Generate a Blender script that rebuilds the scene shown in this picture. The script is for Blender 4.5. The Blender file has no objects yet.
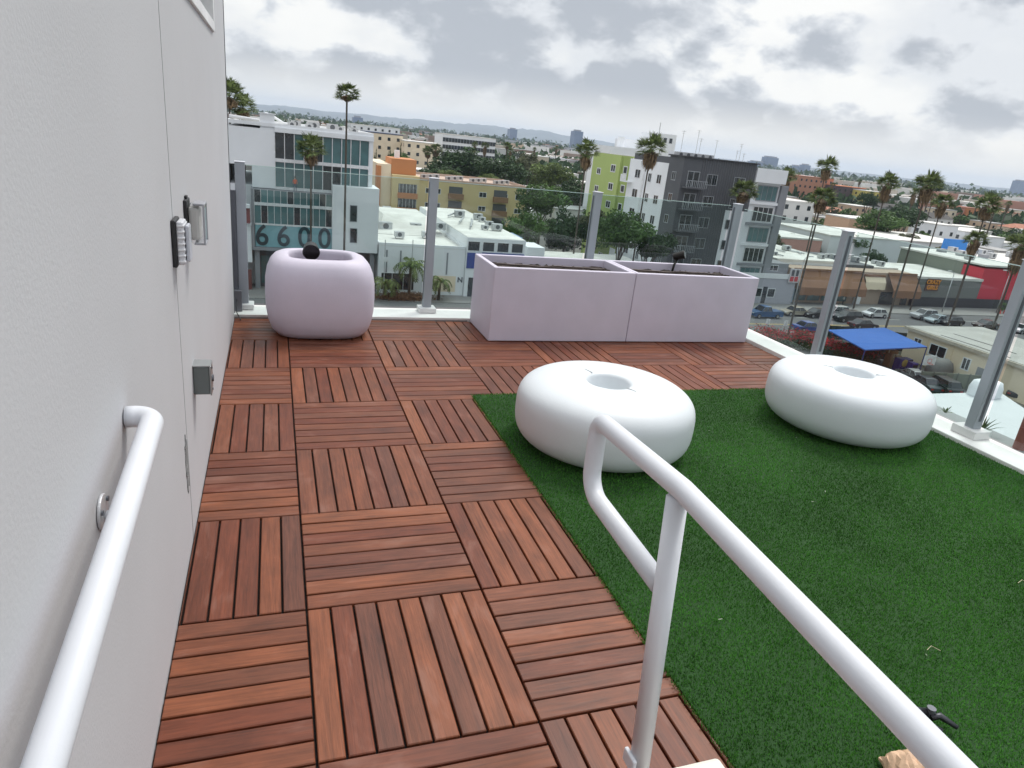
import bpy, math, random
import numpy as np
from mathutils import Vector, Matrix, Euler
R_ = math.radians
rnd = random.Random(7)
scene = bpy.context.scene
COL = scene.collection
# ------------------------------------------------------------------ camera
CP = Vector((-0.0822, -5.0090, 1.5460)); FPX = 680.87
RB = ((0.94517085, -0.31035166, 0.10165589), (-0.01519119, -0.35272245, -0.93560467), (0.32622278, 0.88276198, -0.33809759))
cam = bpy.data.cameras.new('camera'); camo = bpy.data.objects.new('camera', cam); COL.objects.link(camo)
camo.matrix_world = Matrix(((RB[0][0], -RB[1][0], -RB[2][0], CP.x), (RB[0][1], -RB[1][1], -RB[2][1], CP.y), (RB[0][2], -RB[1][2], -RB[2][2], CP.z), (0, 0, 0, 1)))
cam.lens = FPX / 1024 * 36; cam.sensor_width = 36; cam.clip_start = 0.02; cam.clip_end = 60000
scene.camera = camo
GZ = -20.0
def ray(px, py):
    a, b = (px - 512) / FPX, (py - 384) / FPX
    return Vector((RB[0][i] * a + RB[1][i] * b + RB[2][i] for i in range(3)))
def G(px, py, z):
    d = ray(px, py); return CP + d * ((z - CP.z) / d.z)
def PY(px, py, Y):
    d = ray(px, py); return CP + d * ((Y - CP.y) / d.y)
def PX(px, py, X):
    d = ray(px, py); return CP + d * ((X - CP.x) / d.x)
# ------------------------------------------------------------------ materials
def nt(m):
    m.use_nodes = True; return m.node_tree
MATS = {}
def M(name, col, rough=0.6, metal=0.0, var=0.12, vscale=3.0, bump=0.0, bscale=40.0, spec=0.5, island=0.0, stretch=None, coat=0.0, dirt=0.0, dirtcol=(.12, .10, .08)):
    if name in MATS: return MATS[name]
    m = bpy.data.materials.new(name); t = nt(m); N = t.nodes; L = t.links
    b = N['Principled BSDF']; b.inputs['Roughness'].default_value = rough; b.inputs['Metallic'].default_value = metal
    b.inputs['Specular IOR Level'].default_value = spec; b.inputs['Coat Weight'].default_value = coat
    tc = N.new('ShaderNodeTexCoord'); src = tc.outputs['Object']
    if stretch:
        mp = N.new('ShaderNodeMapping'); mp.inputs['Scale'].default_value = stretch; L.new(src, mp.inputs[0]); src = mp.outputs[0]
    no = N.new('ShaderNodeTexNoise'); no.inputs['Scale'].default_value = vscale; no.inputs['Detail'].default_value = 6; L.new(src, no.inputs['Vector'])
    mr = N.new('ShaderNodeMapRange'); mr.inputs['From Min'].default_value = .3; mr.inputs['From Max'].default_value = .7
    mr.inputs['To Min'].default_value = 1 - var; mr.inputs['To Max'].default_value = 1 + var; L.new(no.outputs['Fac'], mr.inputs['Value'])
    val = mr.outputs[0]
    if island:
        g = N.new('ShaderNodeNewGeometry'); m2 = N.new('ShaderNodeMapRange'); m2.inputs['To Min'].default_value = 1 - island; m2.inputs['To Max'].default_value = 1 + island
        L.new(g.outputs['Random Per Island'], m2.inputs['Value']); mm = N.new('ShaderNodeMath'); mm.operation = 'MULTIPLY'
        L.new(val, mm.inputs[0]); L.new(m2.outputs[0], mm.inputs[1]); val = mm.outputs[0]
    vm = N.new('ShaderNodeVectorMath'); vm.operation = 'SCALE'; vm.inputs[0].default_value = col; L.new(val, vm.inputs['Scale'])
    out = vm.outputs[0]
    if dirt:
        n2 = N.new('ShaderNodeTexNoise'); n2.inputs['Scale'].default_value = vscale * .35; n2.inputs['Detail'].default_value = 8; n2.inputs['Roughness'].default_value = .7; L.new(src, n2.inputs['Vector'])
        r2 = N.new('ShaderNodeMapRange'); r2.inputs['From Min'].default_value = .48; r2.inputs['From Max'].default_value = .75; r2.inputs['To Max'].default_value = dirt; L.new(n2.outputs['Fac'], r2.inputs['Value'])
        mx = N.new('ShaderNodeMix'); mx.data_type = 'RGBA'; L.new(r2.outputs[0], mx.inputs['Factor']); L.new(out, mx.inputs['A']); mx.inputs['B'].default_value = (*dirtcol, 1); out = mx.outputs['Result']
    L.new(out, b.inputs['Base Color'])
    if bump:
        n3 = N.new('ShaderNodeTexNoise'); n3.inputs['Scale'].default_value = bscale; n3.inputs['Detail'].default_value = 4; L.new(tc.outputs['Object'], n3.inputs['Vector'])
        bp = N.new('ShaderNodeBump'); bp.inputs['Strength'].default_value = bump; bp.inputs['Distance'].default_value = .01; L.new(n3.outputs['Fac'], bp.inputs['Height']); L.new(bp.outputs[0], b.inputs['Normal'])
    MATS[name] = m; return m
def glass_mat(name, tint, refl=1.0, edge=0.0):
    m = bpy.data.materials.new(name); t = nt(m); N = t.nodes; L = t.links; N.remove(N['Principled BSDF'])
    tr = N.new('ShaderNodeBsdfTransparent'); tr.inputs[0].default_value = (*tint, 1)
    gl = N.new('ShaderNodeBsdfGlossy'); gl.inputs['Roughness'].default_value = .02; gl.inputs[0].default_value = (.9, .95, .95, 1)
    fr = N.new('ShaderNodeFresnel'); fr.inputs[0].default_value = 1.5
    mu = N.new('ShaderNodeMath'); mu.operation = 'MULTIPLY'; mu.inputs[1].default_value = refl; mu.use_clamp = True
    ge = N.new('ShaderNodeNewGeometry'); iv = N.new('ShaderNodeMath'); iv.operation = 'SUBTRACT'; iv.inputs[0].default_value = 1; L.new(ge.outputs['Backfacing'], iv.inputs[1])
    m2 = N.new('ShaderNodeMath'); m2.operation = 'MULTIPLY'; L.new(fr.outputs[0], m2.inputs[0]); L.new(iv.outputs[0], m2.inputs[1]); L.new(m2.outputs[0], mu.inputs[0])
    ms = N.new('ShaderNodeMixShader'); L.new(mu.outputs[0], ms.inputs[0]); L.new(tr.outputs[0], ms.inputs[1]); L.new(gl.outputs[0], ms.inputs[2])
    L.new(ms.outputs[0], N['Material Output'].inputs['Surface']); MATS[name] = m; return m
def emis(name, col, s):
    m = M(name, col); b = m.node_tree.nodes['Principled BSDF']; b.inputs['Emission Color'].default_value = (*col, 1); b.inputs['Emission Strength'].default_value = s; return m
# ------------------------------------------------------------------ mesh builder
ORG = {}
class MB:
    def __init__(s): s.v = []; s.f = []; s.m = []
    def add(s, vs, fs, mi=0):
        o = len(s.v); s.v += [tuple(v) for v in vs]; s.f += [tuple(i + o for i in f) for f in fs]; s.m += [mi] * len(fs); return s
    def box(s, x0, x1, y0, y1, z0, z1, mi=0):
        return s.add([(x0, y0, z0), (x1, y0, z0), (x1, y1, z0), (x0, y1, z0), (x0, y0, z1), (x1, y0, z1), (x1, y1, z1), (x0, y1, z1)],
                     [(0, 3, 2, 1), (4, 5, 6, 7), (0, 1, 5, 4), (1, 2, 6, 5), (2, 3, 7, 6), (3, 0, 4, 7)], mi)
    def obox(s, c, u, v, w, mi=0):
        c, u, v, w = Vector(c), Vector(u), Vector(v), Vector(w)
        P = [c + u * a + v * b + w * d for d in (-.5, .5) for a, b in ((-.5, -.5), (.5, -.5), (.5, .5), (-.5, .5))]
        return s.add(P, [(0, 3, 2, 1), (4, 5, 6, 7), (0, 1, 5, 4), (1, 2, 6, 5), (2, 3, 7, 6), (3, 0, 4, 7)], mi)
    def prism(s, pts, z0, z1, mi=0):
        n = len(pts); vs = [(x, y, z0) for x, y in pts] + [(x, y, z1) for x, y in pts]
        return s.add(vs, [tuple(range(n))[::-1], tuple(range(n, 2 * n))] + [(i, (i + 1) % n, n + (i + 1) % n, n + i) for i in range(n)], mi)
    def cyl(s, p0, p1, r0, r1=None, n=16, mi=0, caps=True):
        r1 = r0 if r1 is None else r1; p0, p1 = Vector(p0), Vector(p1); d = (p1 - p0).normalized()
        a = d.orthogonal().normalized(); b = d.cross(a); vs = []
        for p, r in ((p0, r0), (p1, r1)):
            for i in range(n):
                t = 2 * math.pi * i / n; vs.append(p + a * (math.cos(t) * r) + b * (math.sin(t) * r))
        fs = [(i, (i + 1) % n, n + (i + 1) % n, n + i) for i in range(n)]
        if caps: fs += [tuple(range(n))[::-1], tuple(range(n, 2 * n))]
        return s.add(vs, fs, mi)
    def tube(s, path, r, n=20, mi=0, closed_ends=True):
        P = [Vector(p) for p in path]; vs = []; t0 = (P[1] - P[0]).normalized(); a = t0.orthogonal().normalized()
        for i, p in enumerate(P):
            t = ((P[min(i + 1, len(P) - 1)] - P[max(i - 1, 0)])).normalized(); a = (a - t * a.dot(t)).normalized(); b = t.cross(a)
            rr = r[i] if isinstance(r, (list, tuple)) else r
            for k in range(n):
                q = 2 * math.pi * k / n; vs.append(p + a * (math.cos(q) * rr) + b * (math.sin(q) * rr))
        m = len(P); fs = [(i * n + k, i * n + (k + 1) % n, (i + 1) * n + (k + 1) % n, (i + 1) * n + k) for i in range(m - 1) for k in range(n)]
        if closed_ends: fs += [tuple(range(n))[::-1], tuple(range((m - 1) * n, m * n))]
        return s.add(vs, fs, mi)
    def lathe(s, prof, cx=0, cy=0, n=48, mi=0):
        vs = []
        for r, z in prof:
            for k in range(n):
                q = 2 * math.pi * k / n; vs.append((cx + math.cos(q) * r, cy + math.sin(q) * r, z))
        m = len(prof); fs = [(i * n + k, i * n + (k + 1) % n, (i + 1) * n + (k + 1) % n, (i + 1) * n + k) for i in range(m - 1) for k in range(n)]
        return s.add(vs, fs, mi)
    def build(s, name, mat, parent=None, smooth=False, bevel=0.0, origin=None, local=False):
        me = bpy.data.meshes.new(name)
        V = np.array(s.v, dtype=float).reshape(-1, 3)
        if local: og = Vector((0, 0, 0))
        elif parent is not None: og = ORG[parent.name]
        elif origin is not None: og = Vector(origin)
        else: og = Vector((float((V[:, 0].min() + V[:, 0].max()) / 2), float((V[:, 1].min() + V[:, 1].max()) / 2), float(V[:, 2].min())))
        V = V - np.array(og)
        me.from_pydata(V.tolist(), [], s.f)
        mats = mat if isinstance(mat, (list, tuple)) else [mat]
        for q in mats: me.materials.append(q)
        if len(mats) > 1: me.polygons.foreach_set('material_index', s.m)
        me.update()
        o = bpy.data.objects.new(name, me); COL.objects.link(o)
        if parent is not None: o.parent = parent; ORG[o.name] = ORG.get(parent.name, Vector((0, 0, 0))).copy()
        else: o.location = og; ORG[o.name] = og.copy()
        if smooth:
            me.shade_smooth()
        if bevel:
            b = o.modifiers.new('bevel', 'BEVEL'); b.width = bevel; b.segments = 2; b.limit_method = 'ANGLE'; b.angle_limit = R_(40)
            if smooth: b.harden_normals = False
        return o
def tag(o, label=None, cat=None, group=None, kind=None):
    if label: o['label'] = label
    if cat: o['category'] = cat
    if group: o['group'] = group
    if kind: o['kind'] = kind
    return o
def thing(name, label, cat, loc, group=None, rz=0.0):
    o = bpy.data.objects.new(name, None); COL.objects.link(o); o.location = loc; o.rotation_euler = (0, 0, rz); o.empty_display_size = .2
    ORG[o.name] = Vector(loc); return tag(o, label, cat, group)
def struct(name, mb, mat, **k):
    o = mb.build(name, mat, **k); o['kind'] = 'structure'; return o
def copy_tree(o, parent=None):
    c = o.copy(); COL.objects.link(c); c.parent = parent
    for ch in list(KIDS.get(o.name, [])): copy_tree(ch, c)
    return c
KIDS = {}
def note_kids(root):
    def rec(o):
        KIDS[o.name] = list(o.children)
        for c in o.children: rec(c)
    bpy.context.view_layer.update(); rec(root)
def fillet(pts, r, n=8):
    P = [Vector(p) for p in pts]; out = [P[0]]
    for i in range(1, len(P) - 1):
        rr = r[i - 1] if isinstance(r, (list, tuple)) else r
        a = (P[i - 1] - P[i]).normalized(); b = (P[i + 1] - P[i]).normalized(); ang = a.angle(b); t = rr / math.tan(ang / 2)
        p0, p1 = P[i] + a * t, P[i] + b * t; c = P[i] + (a + b).normalized() * (rr / math.sin(ang / 2))
        u, w = p0 - c, p1 - c; th = u.angle(w)
        for k in range(n + 1):
            s = k / n; out.append(c + (u * math.sin((1 - s) * th) + w * math.sin(s * th)) / math.sin(th))
    return out + [P[-1]]
def jitter_subdiv(mb): return mb
# ------------------------------------------------------------------ world and light
scene.view_settings.view_transform = 'Standard'; scene.view_settings.look = 'None'; scene.view_settings.gamma = 1; scene.view_settings.exposure = 0.55
SUN_EL, SUN_AZ = R_(58), R_(50)     # azimuth measured from +Y towards +X
w = bpy.data.worlds.new('World'); scene.world = w; w.use_nodes = True; t = w.node_tree; N = t.nodes; L = t.links
bg = N['Background']; bg.inputs['Strength'].default_value = 0.1
sky = N.new('ShaderNodeTexSky'); sky.sky_type = 'NISHITA'; sky.sun_disc = False; sky.sun_elevation = SUN_EL; sky.sun_rotation = SUN_AZ; sky.air_density = 1.2; sky.dust_density = 2
tc = N.new('ShaderNodeTexCoord'); sx = N.new('ShaderNodeSeparateXYZ'); L.new(tc.outputs['Generated'], sx.inputs[0])
SX, SY = 3.1, 1.7
def math_(op, a, b=None, clamp=False):
    n = N.new('ShaderNodeMath'); n.operation = op; n.use_clamp = clamp
    for i, q in enumerate((a, b)):
        if q is None: continue
        if isinstance(q, (int, float)): n.inputs[i].default_value = q
        else: L.new(q, n.inputs[i])
    return n.outputs[0]
zc = math_('MAXIMUM', sx.outputs['Z'], 0.0); zz = math_('ADD', zc, 0.50)
cx = math_('DIVIDE', sx.outputs['X'], zz); cy = math_('DIVIDE', sx.outputs['Y'], zz)
cb = N.new('ShaderNodeCombineXYZ'); L.new(cx, cb.inputs[0]); L.new(cy, cb.inputs[1])
def noise(scale, detail, rough, off, dist=0.0):
    mp = N.new('ShaderNodeMapping'); mp.inputs['Location'].default_value = off; L.new(cb.outputs[0], mp.inputs[0])
    n = N.new('ShaderNodeTexNoise'); n.inputs['Scale'].default_value = scale; n.inputs['Detail'].default_value = detail; n.inputs['Roughness'].default_value = rough; n.inputs['Distortion'].default_value = dist
    L.new(mp.outputs[0], n.inputs['Vector']); return n.outputs['Fac']
def puff(scale, off):
    mp = N.new('ShaderNodeMapping'); mp.inputs['Location'].default_value = off; L.new(cb.outputs[0], mp.inputs[0])
    wn = N.new('ShaderNodeTexNoise'); wn.inputs['Scale'].default_value = scale * 2.2; wn.inputs['Detail'].default_value = 5; L.new(mp.outputs[0], wn.inputs['Vector'])
    ad = N.new('ShaderNodeVectorMath'); ad.operation = 'MULTIPLY_ADD'; L.new(wn.outputs['Color'], ad.inputs[0]); ad.inputs[1].default_value = (.8 / scale,) * 3; L.new(mp.outputs[0], ad.inputs[2])
    v = N.new('ShaderNodeTexVoronoi'); v.feature = 'SMOOTH_F1'; v.inputs['Scale'].default_value = scale; v.inputs['Smoothness'].default_value = .6; L.new(ad.outputs[0], v.inputs['Vector']); return v.outputs['Distance']
veil = noise(2.1, 6, .55, (SX, SY, 0), .1); big = noise(1.5, 3, .5, (8.4, 3.3, 0), 0); fine = noise(9.0, 9, .64, (7.3, 2.2, 0), .25); vo = puff(5.0, (1.3, 4.1, 0)); vo2 = puff(11.0, (5.3, 2.1, 0))
blob = math_('ADD', math_('MULTIPLY', math_('SUBTRACT', .62, vo), .62), math_('MULTIPLY', math_('SUBTRACT', .55, vo2), .16))
dens = math_('ADD', math_('ADD', math_('ADD', blob, math_('MULTIPLY', big, .62)), math_('MULTIPLY', fine, .36)), -.04)
band = N.new('ShaderNodeMapRange'); band.inputs['From Min'].default_value = .015; band.inputs['From Max'].default_value = .085; band.interpolation_type = 'SMOOTHSTEP'; L.new(sx.outputs['Z'], band.inputs['Value'])
def mapr(v, a_, b_, c_, d_):
    n = N.new('ShaderNodeMapRange'); n.interpolation_type = 'SMOOTHSTEP'; n.inputs['From Min'].default_value = a_; n.inputs['From Max'].default_value = b_; n.inputs['To Min'].default_value = c_; n.inputs['To Max'].default_value = d_; L.new(v, n.inputs['Value']); return n.outputs[0]
def mixc(f, a_, b_):
    n = N.new('ShaderNodeMix'); n.data_type = 'RGBA'; L.new(f, n.inputs['Factor'])
    for k_, q in (('A', a_), ('B', b_)):
        if isinstance(q, tuple): n.inputs[k_].default_value = (*q, 1)
        else: L.new(q, n.inputs[k_])
    return n.outputs['Result']
veilc = mixc(mapr(veil, .42, .60, 0, 1), (7.0, 6.95, 6.75), (5.5, 5.65, 5.85))
puffc = mixc(mapr(dens, .47, .65, 0, 1), (5.7, 5.85, 6.05), (3.25, 3.45, 3.8))
cloudc = mixc(mapr(dens, .45, .54, 0, 1), veilc, puffc)
hz = N.new('ShaderNodeMix'); hz.data_type = 'RGBA'; L.new(band.outputs[0], hz.inputs['Factor'])
cr2 = N.new('ShaderNodeValToRGB'); e = cr2.color_ramp.elements; e[0].position = .40; e[0].color = (6.9, 6.7, 6.25, 1); e[1].position = .62; e[1].color = (5.8, 5.85, 5.8, 1); L.new(veil, cr2.inputs[0])
L.new(cr2.outputs[0], hz.inputs['A']); L.new(cloudc, hz.inputs['B'])
mixs = N.new('ShaderNodeMix'); mixs.data_type = 'RGBA'; mixs.inputs['Factor'].default_value = .95; L.new(sky.outputs[0], mixs.inputs['A']); L.new(hz.outputs['Result'], mixs.inputs['B'])
zen = N.new('ShaderNodeMapRange'); zen.interpolation_type = 'SMOOTHSTEP'; zen.inputs['From Min'].default_value = .30; zen.inputs['From Max'].default_value = .95; zen.inputs['To Min'].default_value = 1.0; zen.inputs['To Max'].default_value = 2.1; L.new(sx.outputs['Z'], zen.inputs['Value'])
zs = N.new('ShaderNodeVectorMath'); zs.operation = 'SCALE'; L.new(mixs.outputs['Result'], zs.inputs[0]); L.new(zen.outputs[0], zs.inputs['Scale'])
L.new(zs.outputs[0], bg.inputs['Color'])
sl = bpy.data.lights.new('sun', 'SUN'); sl.energy = 1.45; sl.angle = R_(18); sl.color = (1, .96, .9); so = bpy.data.objects.new('sun', sl); COL.objects.link(so)
sd = Vector((math.sin(SUN_AZ) * math.cos(SUN_EL), math.cos(SUN_AZ) * math.cos(SUN_EL), math.sin(SUN_EL))); so.rotation_euler = (-sd).to_track_quat('-Z', 'Y').to_euler()
scene.cycles.max_bounces = 8; scene.cycles.transparent_max_bounces = 24; scene.cycles.volume_bounces = 1; scene.cycles.caustics_reflective = False; scene.cycles.caustics_refractive = False
scene.cycles.use_denoising = True; scene.cycles.diffuse_bounces = 4
# ================================================================== the roof deck
m_wall = M('grey_stucco', (.55, .556, .575), .85, var=.03, vscale=1.3, bump=.07, bscale=120, dirt=.3, dirtcol=(.48, .48, .49))
m_dark = M('dark_gap', (.012, .010, .009), .9)
m_white_paint = M('white_pipe_paint', (.72, .74, .78), .42, var=.03, vscale=5, bump=.03, bscale=60, dirt=.10, dirtcol=(.5, .5, .5))
m_kerb = M('white_coping', (.80, .80, .77), .6, var=.05, vscale=4, bump=.1, bscale=60, dirt=.25, dirtcol=(.45, .42, .38))
m_alu = M('grey_aluminium', (.37, .405, .44), .45, .25, var=.04, vscale=6, bump=.02)
m_alu_d = M('dark_aluminium', (.13, .14, .16), .45, .4)  # dark aluminium for channels, screws, bolts and the gate post
m_lilac = M('lilac_planter_fibre', (.62, .575, .67), .55, var=.045, vscale=3.5, bump=.12, bscale=180, dirt=.45, dirtcol=(.55, .53, .585))
m_stool = M('white_moulded_plastic', (.70, .735, .755), .45, var=.02, vscale=3, bump=.04, bscale=90, dirt=.08, dirtcol=(.6, .6, .58))
m_stool.node_tree.nodes['Principled BSDF'].inputs['Subsurface Weight'].default_value = 0.5
m_stool.node_tree.nodes['Principled BSDF'].inputs['Subsurface Radius'].default_value = (.12, .12, .12)
m_soil = M('dry_soil', (.045, .033, .028), .95, var=.4, vscale=14, bump=.8, bscale=50)
m_black = M('black_plastic', (.018, .018, .02), .45, var=.2)
m_black_r = M('dark_bronze_metal', (.035, .032, .03), .4, .6)
# wood
def wood():
    m = bpy.data.materials.new('hardwood_slat'); t = nt(m); N = t.nodes; L = t.links; b = N['Principled BSDF']
    uv = N.new('ShaderNodeUVMap'); uv.uv_map = 'slat'; g = N.new('ShaderNodeNewGeometry'); rn = g.outputs['Random Per Island']
    def mth(op, a, c):
        n = N.new('ShaderNodeMath'); n.operation = op
        for i, q in enumerate((a, c)):
            if isinstance(q, (int, float)): n.inputs[i].default_value = q
            else: L.new(q, n.inputs[i])
        return n.outputs[0]
    def nz(sx, sy, det, dist, wmul):
        mp = N.new('ShaderNodeMapping'); mp.inputs['Scale'].default_value = (sx, sy, 1); L.new(uv.outputs[0], mp.inputs[0])
        n = N.new('ShaderNodeTexNoise'); n.noise_dimensions = '4D'; n.inputs['Scale'].default_value = 1; n.inputs['Detail'].default_value = det; n.inputs['Distortion'].default_value = dist; n.inputs['Roughness'].default_value = .6
        L.new(mp.outputs[0], n.inputs['Vector']); L.new(mth('MULTIPLY', rn, wmul), n.inputs['W']); return n.outputs['Fac']
    grain = nz(5, 90, 5, .8, 300); fine = nz(14, 420, 3, .2, 77); blot = nz(3.5, 9, 4, .5, 55)
    base = N.new('ShaderNodeValToRGB'); e = base.color_ramp.elements; base.color_ramp.interpolation = 'LINEAR'
    e[0].position = 0; e[0].color = (0.162, 0.046, 0.022, 1); e[1].position = 1; e[1].color = (0.283, 0.092, 0.038, 1)
    for p, c in ((.18, (0.194, 0.050, 0.021, 1)), (.34, (0.162, 0.057, 0.033, 1)), (.5, (0.233, 0.070, 0.029, 1)), (.66, (0.179, 0.061, 0.032, 1)), (.82, (0.254, 0.077, 0.031, 1))):
        q = base.color_ramp.elements.new(p); q.color = c
    L.new(rn, base.inputs[0])
    f = mth('ADD', mth('MULTIPLY', grain, .9), mth('MULTIPLY', fine, .35)); f = mth('ADD', f, mth('MULTIPLY', blot, .9))
    mr = N.new('ShaderNodeMapRange'); mr.inputs['From Min'].default_value = .72; mr.inputs['From Max'].default_value = 1.42; mr.inputs['To Min'].default_value = .33; mr.inputs['To Max'].default_value = 1.22; L.new(f, mr.inputs['Value'])
    vm = N.new('ShaderNodeVectorMath'); vm.operation = 'SCALE'; L.new(base.outputs[0], vm.inputs[0]); L.new(mr.outputs[0], vm.inputs['Scale'])
    # weathered greyish patches
    r2 = N.new('ShaderNodeMapRange'); r2.inputs['From Min'].default_value = .56; r2.inputs['From Max'].default_value = .74; r2.inputs['To Max'].default_value = .55; L.new(blot, r2.inputs['Value'])
    mx = N.new('ShaderNodeMix'); mx.data_type = 'RGBA'; L.new(r2.outputs[0], mx.inputs['Factor']); L.new(vm.outputs[0], mx.inputs['A']); mx.inputs['B'].default_value = (.235, .135, .105, 1)
    L.new(mx.outputs['Result'], b.inputs['Base Color'])
    rr = N.new('ShaderNodeMapRange'); rr.inputs['To Min'].default_value = .34; rr.inputs['To Max'].default_value = .56; L.new(blot, rr.inputs['Value']); L.new(rr.outputs[0], b.inputs['Roughness'])
    b.inputs['Specular IOR Level'].default_value = .38
    bp = N.new('ShaderNodeBump'); bp.inputs['Strength'].default_value = .35; bp.inputs['Distance'].default_value = .002; L.new(f, bp.inputs['Height']); L.new(bp.outputs[0], b.inputs['Normal'])
    return m
m_wood = wood()
WX, KX, KY = -0.392, 4.035, 0.575     # wall face, right coping, back coping
GX, GY = 1.075, -1.175               # turf corner
T = .61; SW = T / 8
def slat(V, F, UV, x0, x1, y0, y1, alongx):
    o = len(V); c = .0025; zt = 0.0; zb = -.018
    V += [(x0, y0, zb), (x1, y0, zb), (x1, y1, zb), (x0, y1, zb), (x0, y0, zt - c), (x1, y0, zt - c), (x1, y1, zt - c), (x0, y1, zt - c),
          (x0 + c, y0 + c, zt), (x1 - c, y0 + c, zt), (x1 - c, y1 - c, zt), (x0 + c, y1 - c, zt)]
    fs = [(8, 9, 10, 11)] + [(a, (a + 1) % 4, (a + 1) % 4 + 4, a + 4) for a in range(4)] + [(a + 4, (a + 1) % 4 + 4, (a + 1) % 4 + 8, a + 8) for a in range(4)]
    for f in fs:
        F.append(tuple(i + o for i in f))
        for i in f:
            x, y, z = V[i + o]; UV.append((x, y) if alongx else (y, x))
V, F, UV = [], [], []; g_ = .0037
for i in range(-1, 7):
    for j in range(-1, 9):
        X0, Y1 = i * T, -j * T; Y0 = Y1 - T; hor = (i + j) % 2 == 0
        for k in range(8):
            if hor: x0, x1, y0, y1 = X0 + g_, X0 + T - g_, Y0 + k * SW + g_, Y0 + (k + 1) * SW - g_
            else: x0, x1, y0, y1 = X0 + k * SW + g_, X0 + (k + 1) * SW - g_, Y0 + g_, Y0 + T - g_
            x0 = max(x0, WX + .004); x1 = min(x1, KX - .004); y1 = min(y1, KY - .004)
            if x1 - x0 < .003 or y1 - y0 < .012: continue
            if x0 > GX + .12 and y1 < GY - .12: continue
            dz = rnd.uniform(-.0008, .0008); n0 = len(V)
            slat(V, F, UV, x0, x1, y0, y1, hor)
            tx, ty = rnd.uniform(-.0022, .0022), rnd.uniform(-.0022, .0022); xm, ym = (x0 + x1) / 2, (y0 + y1) / 2
            for q in range(n0, len(V)): V[q] = (V[q][0], V[q][1], V[q][2] + dz + (V[q][0] - xm) * tx + (V[q][1] - ym) * ty)
me = bpy.data.meshes.new('deck'); me.from_pydata(V, [], F); ul = me.uv_layers.new(name='slat'); ul.data.foreach_set('uv', np.array(UV, dtype=np.float32).ravel()); me.materials.append(m_wood)
deck = bpy.data.objects.new('deck', me); COL.objects.link(deck); tag(deck, kind='structure')
struct('deck_substrate', MB().box(-.6, 4.29, -8, .87, -.06, -.017), m_dark)
struct('building_base', MB().box(-9, 4.295, -30, .875, GZ, -.065), M('own_building_stucco', (.5, .5, .5), .8))
# coping / kerb
mb = MB(); mb.box(WX - .6, 4.37, KY, .885, -.05, .030); struct('roof_kerb_back', mb, m_kerb, bevel=.004)
mb = MB(); mb.box(KX, 4.305, -8, KY - .001, -.05, .032); struct('roof_kerb_side', mb, m_kerb, bevel=.006)
mb = MB(); mb.box(WX + .002, 1.5, KY - .005, KY - .0005, -.02, .012); struct('kerb_flashing', mb, M('grey_flashing', (.3, .3, .3), .5, .3))
# building wall with window
wl = thing('building_wall', 'pale grey stucco wall of the penthouse running along the wooden deck', 'wall', (WX - .2, .6, -.06))
WT = .62
mb = MB()
wy1, wz0 = -.44, 1.93
mb.box(WX - .4, WX, -9, WT, -.06, wz0); mb.box(WX - .4, WX, wy1, WT, wz0, 6); mb.box(WX - .4, WX, -9, -2.6, wz0, 6); mb.box(WX - .4, WX, -2.6, wy1, 3.4, 6)
mb.build('render_coat', m_wall, wl)
mb = MB(); mb.box(WX - .001, WX + .0012, -2.552, -2.548, -.02, 5.9); mb.build('control_joint', M('joint_shadow_line', (.40, .40, .41), .9), wl)
mb = MB(); mb.box(WX - .02, WX + .004, WT, WT + .012, -.06, 6); mb.build('added_edge_strip', M('edge_strip_dark', (.10, .11, .12), .5, .3), wl)  # last piece: added dark strip, stands for the dark edge beyond the wall end
wf = MB(); a, b_, c, d = -2.6, wy1, wz0, 3.4; k = .05; x0, x1 = WX - .10, WX + .012
wf.box(x0, x1, a, b_, c - .001, c + k); wf.box(x0, x1, b_ - k, b_ + .001, c + k, d); wf.box(x0, x1, a, a + k, c + k, d); wf.box(x0, x1, a + k, b_ - k, d - k, d)
wfo = wf.build('window', M('white_window_frame', (.8, .8, .8), .4), wl, bevel=.003)
MB().box(WX - .075, WX - .065, a + k, b_ - k, c + k, d - k).build('pane', M('dim_window_glass', (.10, .12, .13), .06, 0, spec=.9), wfo)
# ---------------- fittings on the wall
def wbox(mb, y0, y1, z0, z1, d0, d1, mi=0): return mb.box(WX + d0, WX + d1, y0, y1, z0, z1, mi)
yc, zc_ = -2.555, 1.12
t_ = thing('alarm_sounder', 'white ribbed alarm sounder with black backplate, nearer of the two wall alarms', 'alarm', (WX, yc, zc_))
wbox(MB(), yc - .055, yc + .055, zc_ - .075, zc_ + .075, 0, .014).build('backplate', m_black, t_, bevel=.004)
m_ls = M('white_sounder_plastic', (.62, .63, .66), .4)
wbox(MB(), yc - .045, yc + .045, zc_ - .068, zc_ + .070, .014, .036).build('housing', m_ls, t_, bevel=.006)
mb = MB()
for i in range(7): wbox(mb, yc - .047, yc + .047, zc_ - .060 + i * .019, zc_ - .053 + i * .019, .016, .038)
mb.build('grille_ribs', M('pale_sounder_ribs', (.74, .75, .77), .35), t_, bevel=.002)
wbox(MB(), yc - .030, yc + .036, zc_ - .060, zc_ + .058, .038, .050).build('front_cap', M('grey_sounder_cap', (.5, .52, .57), .3), t_, bevel=.012)
yc, zc_ = -2.20, 1.132
t_ = thing('alarm_strobe', 'clear domed strobe light on black wall bracket, farther of the two wall alarms', 'strobe light', (WX, yc, zc_))
mb = wbox(MB(), yc - .055, yc + .055, zc_ - .085, zc_ + .085, 0, .012); wbox(mb, yc - .012, yc + .02, zc_ + .085, zc_ + .097, 0, .010); mb.build('backplate', m_black, t_, bevel=.004)
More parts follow.
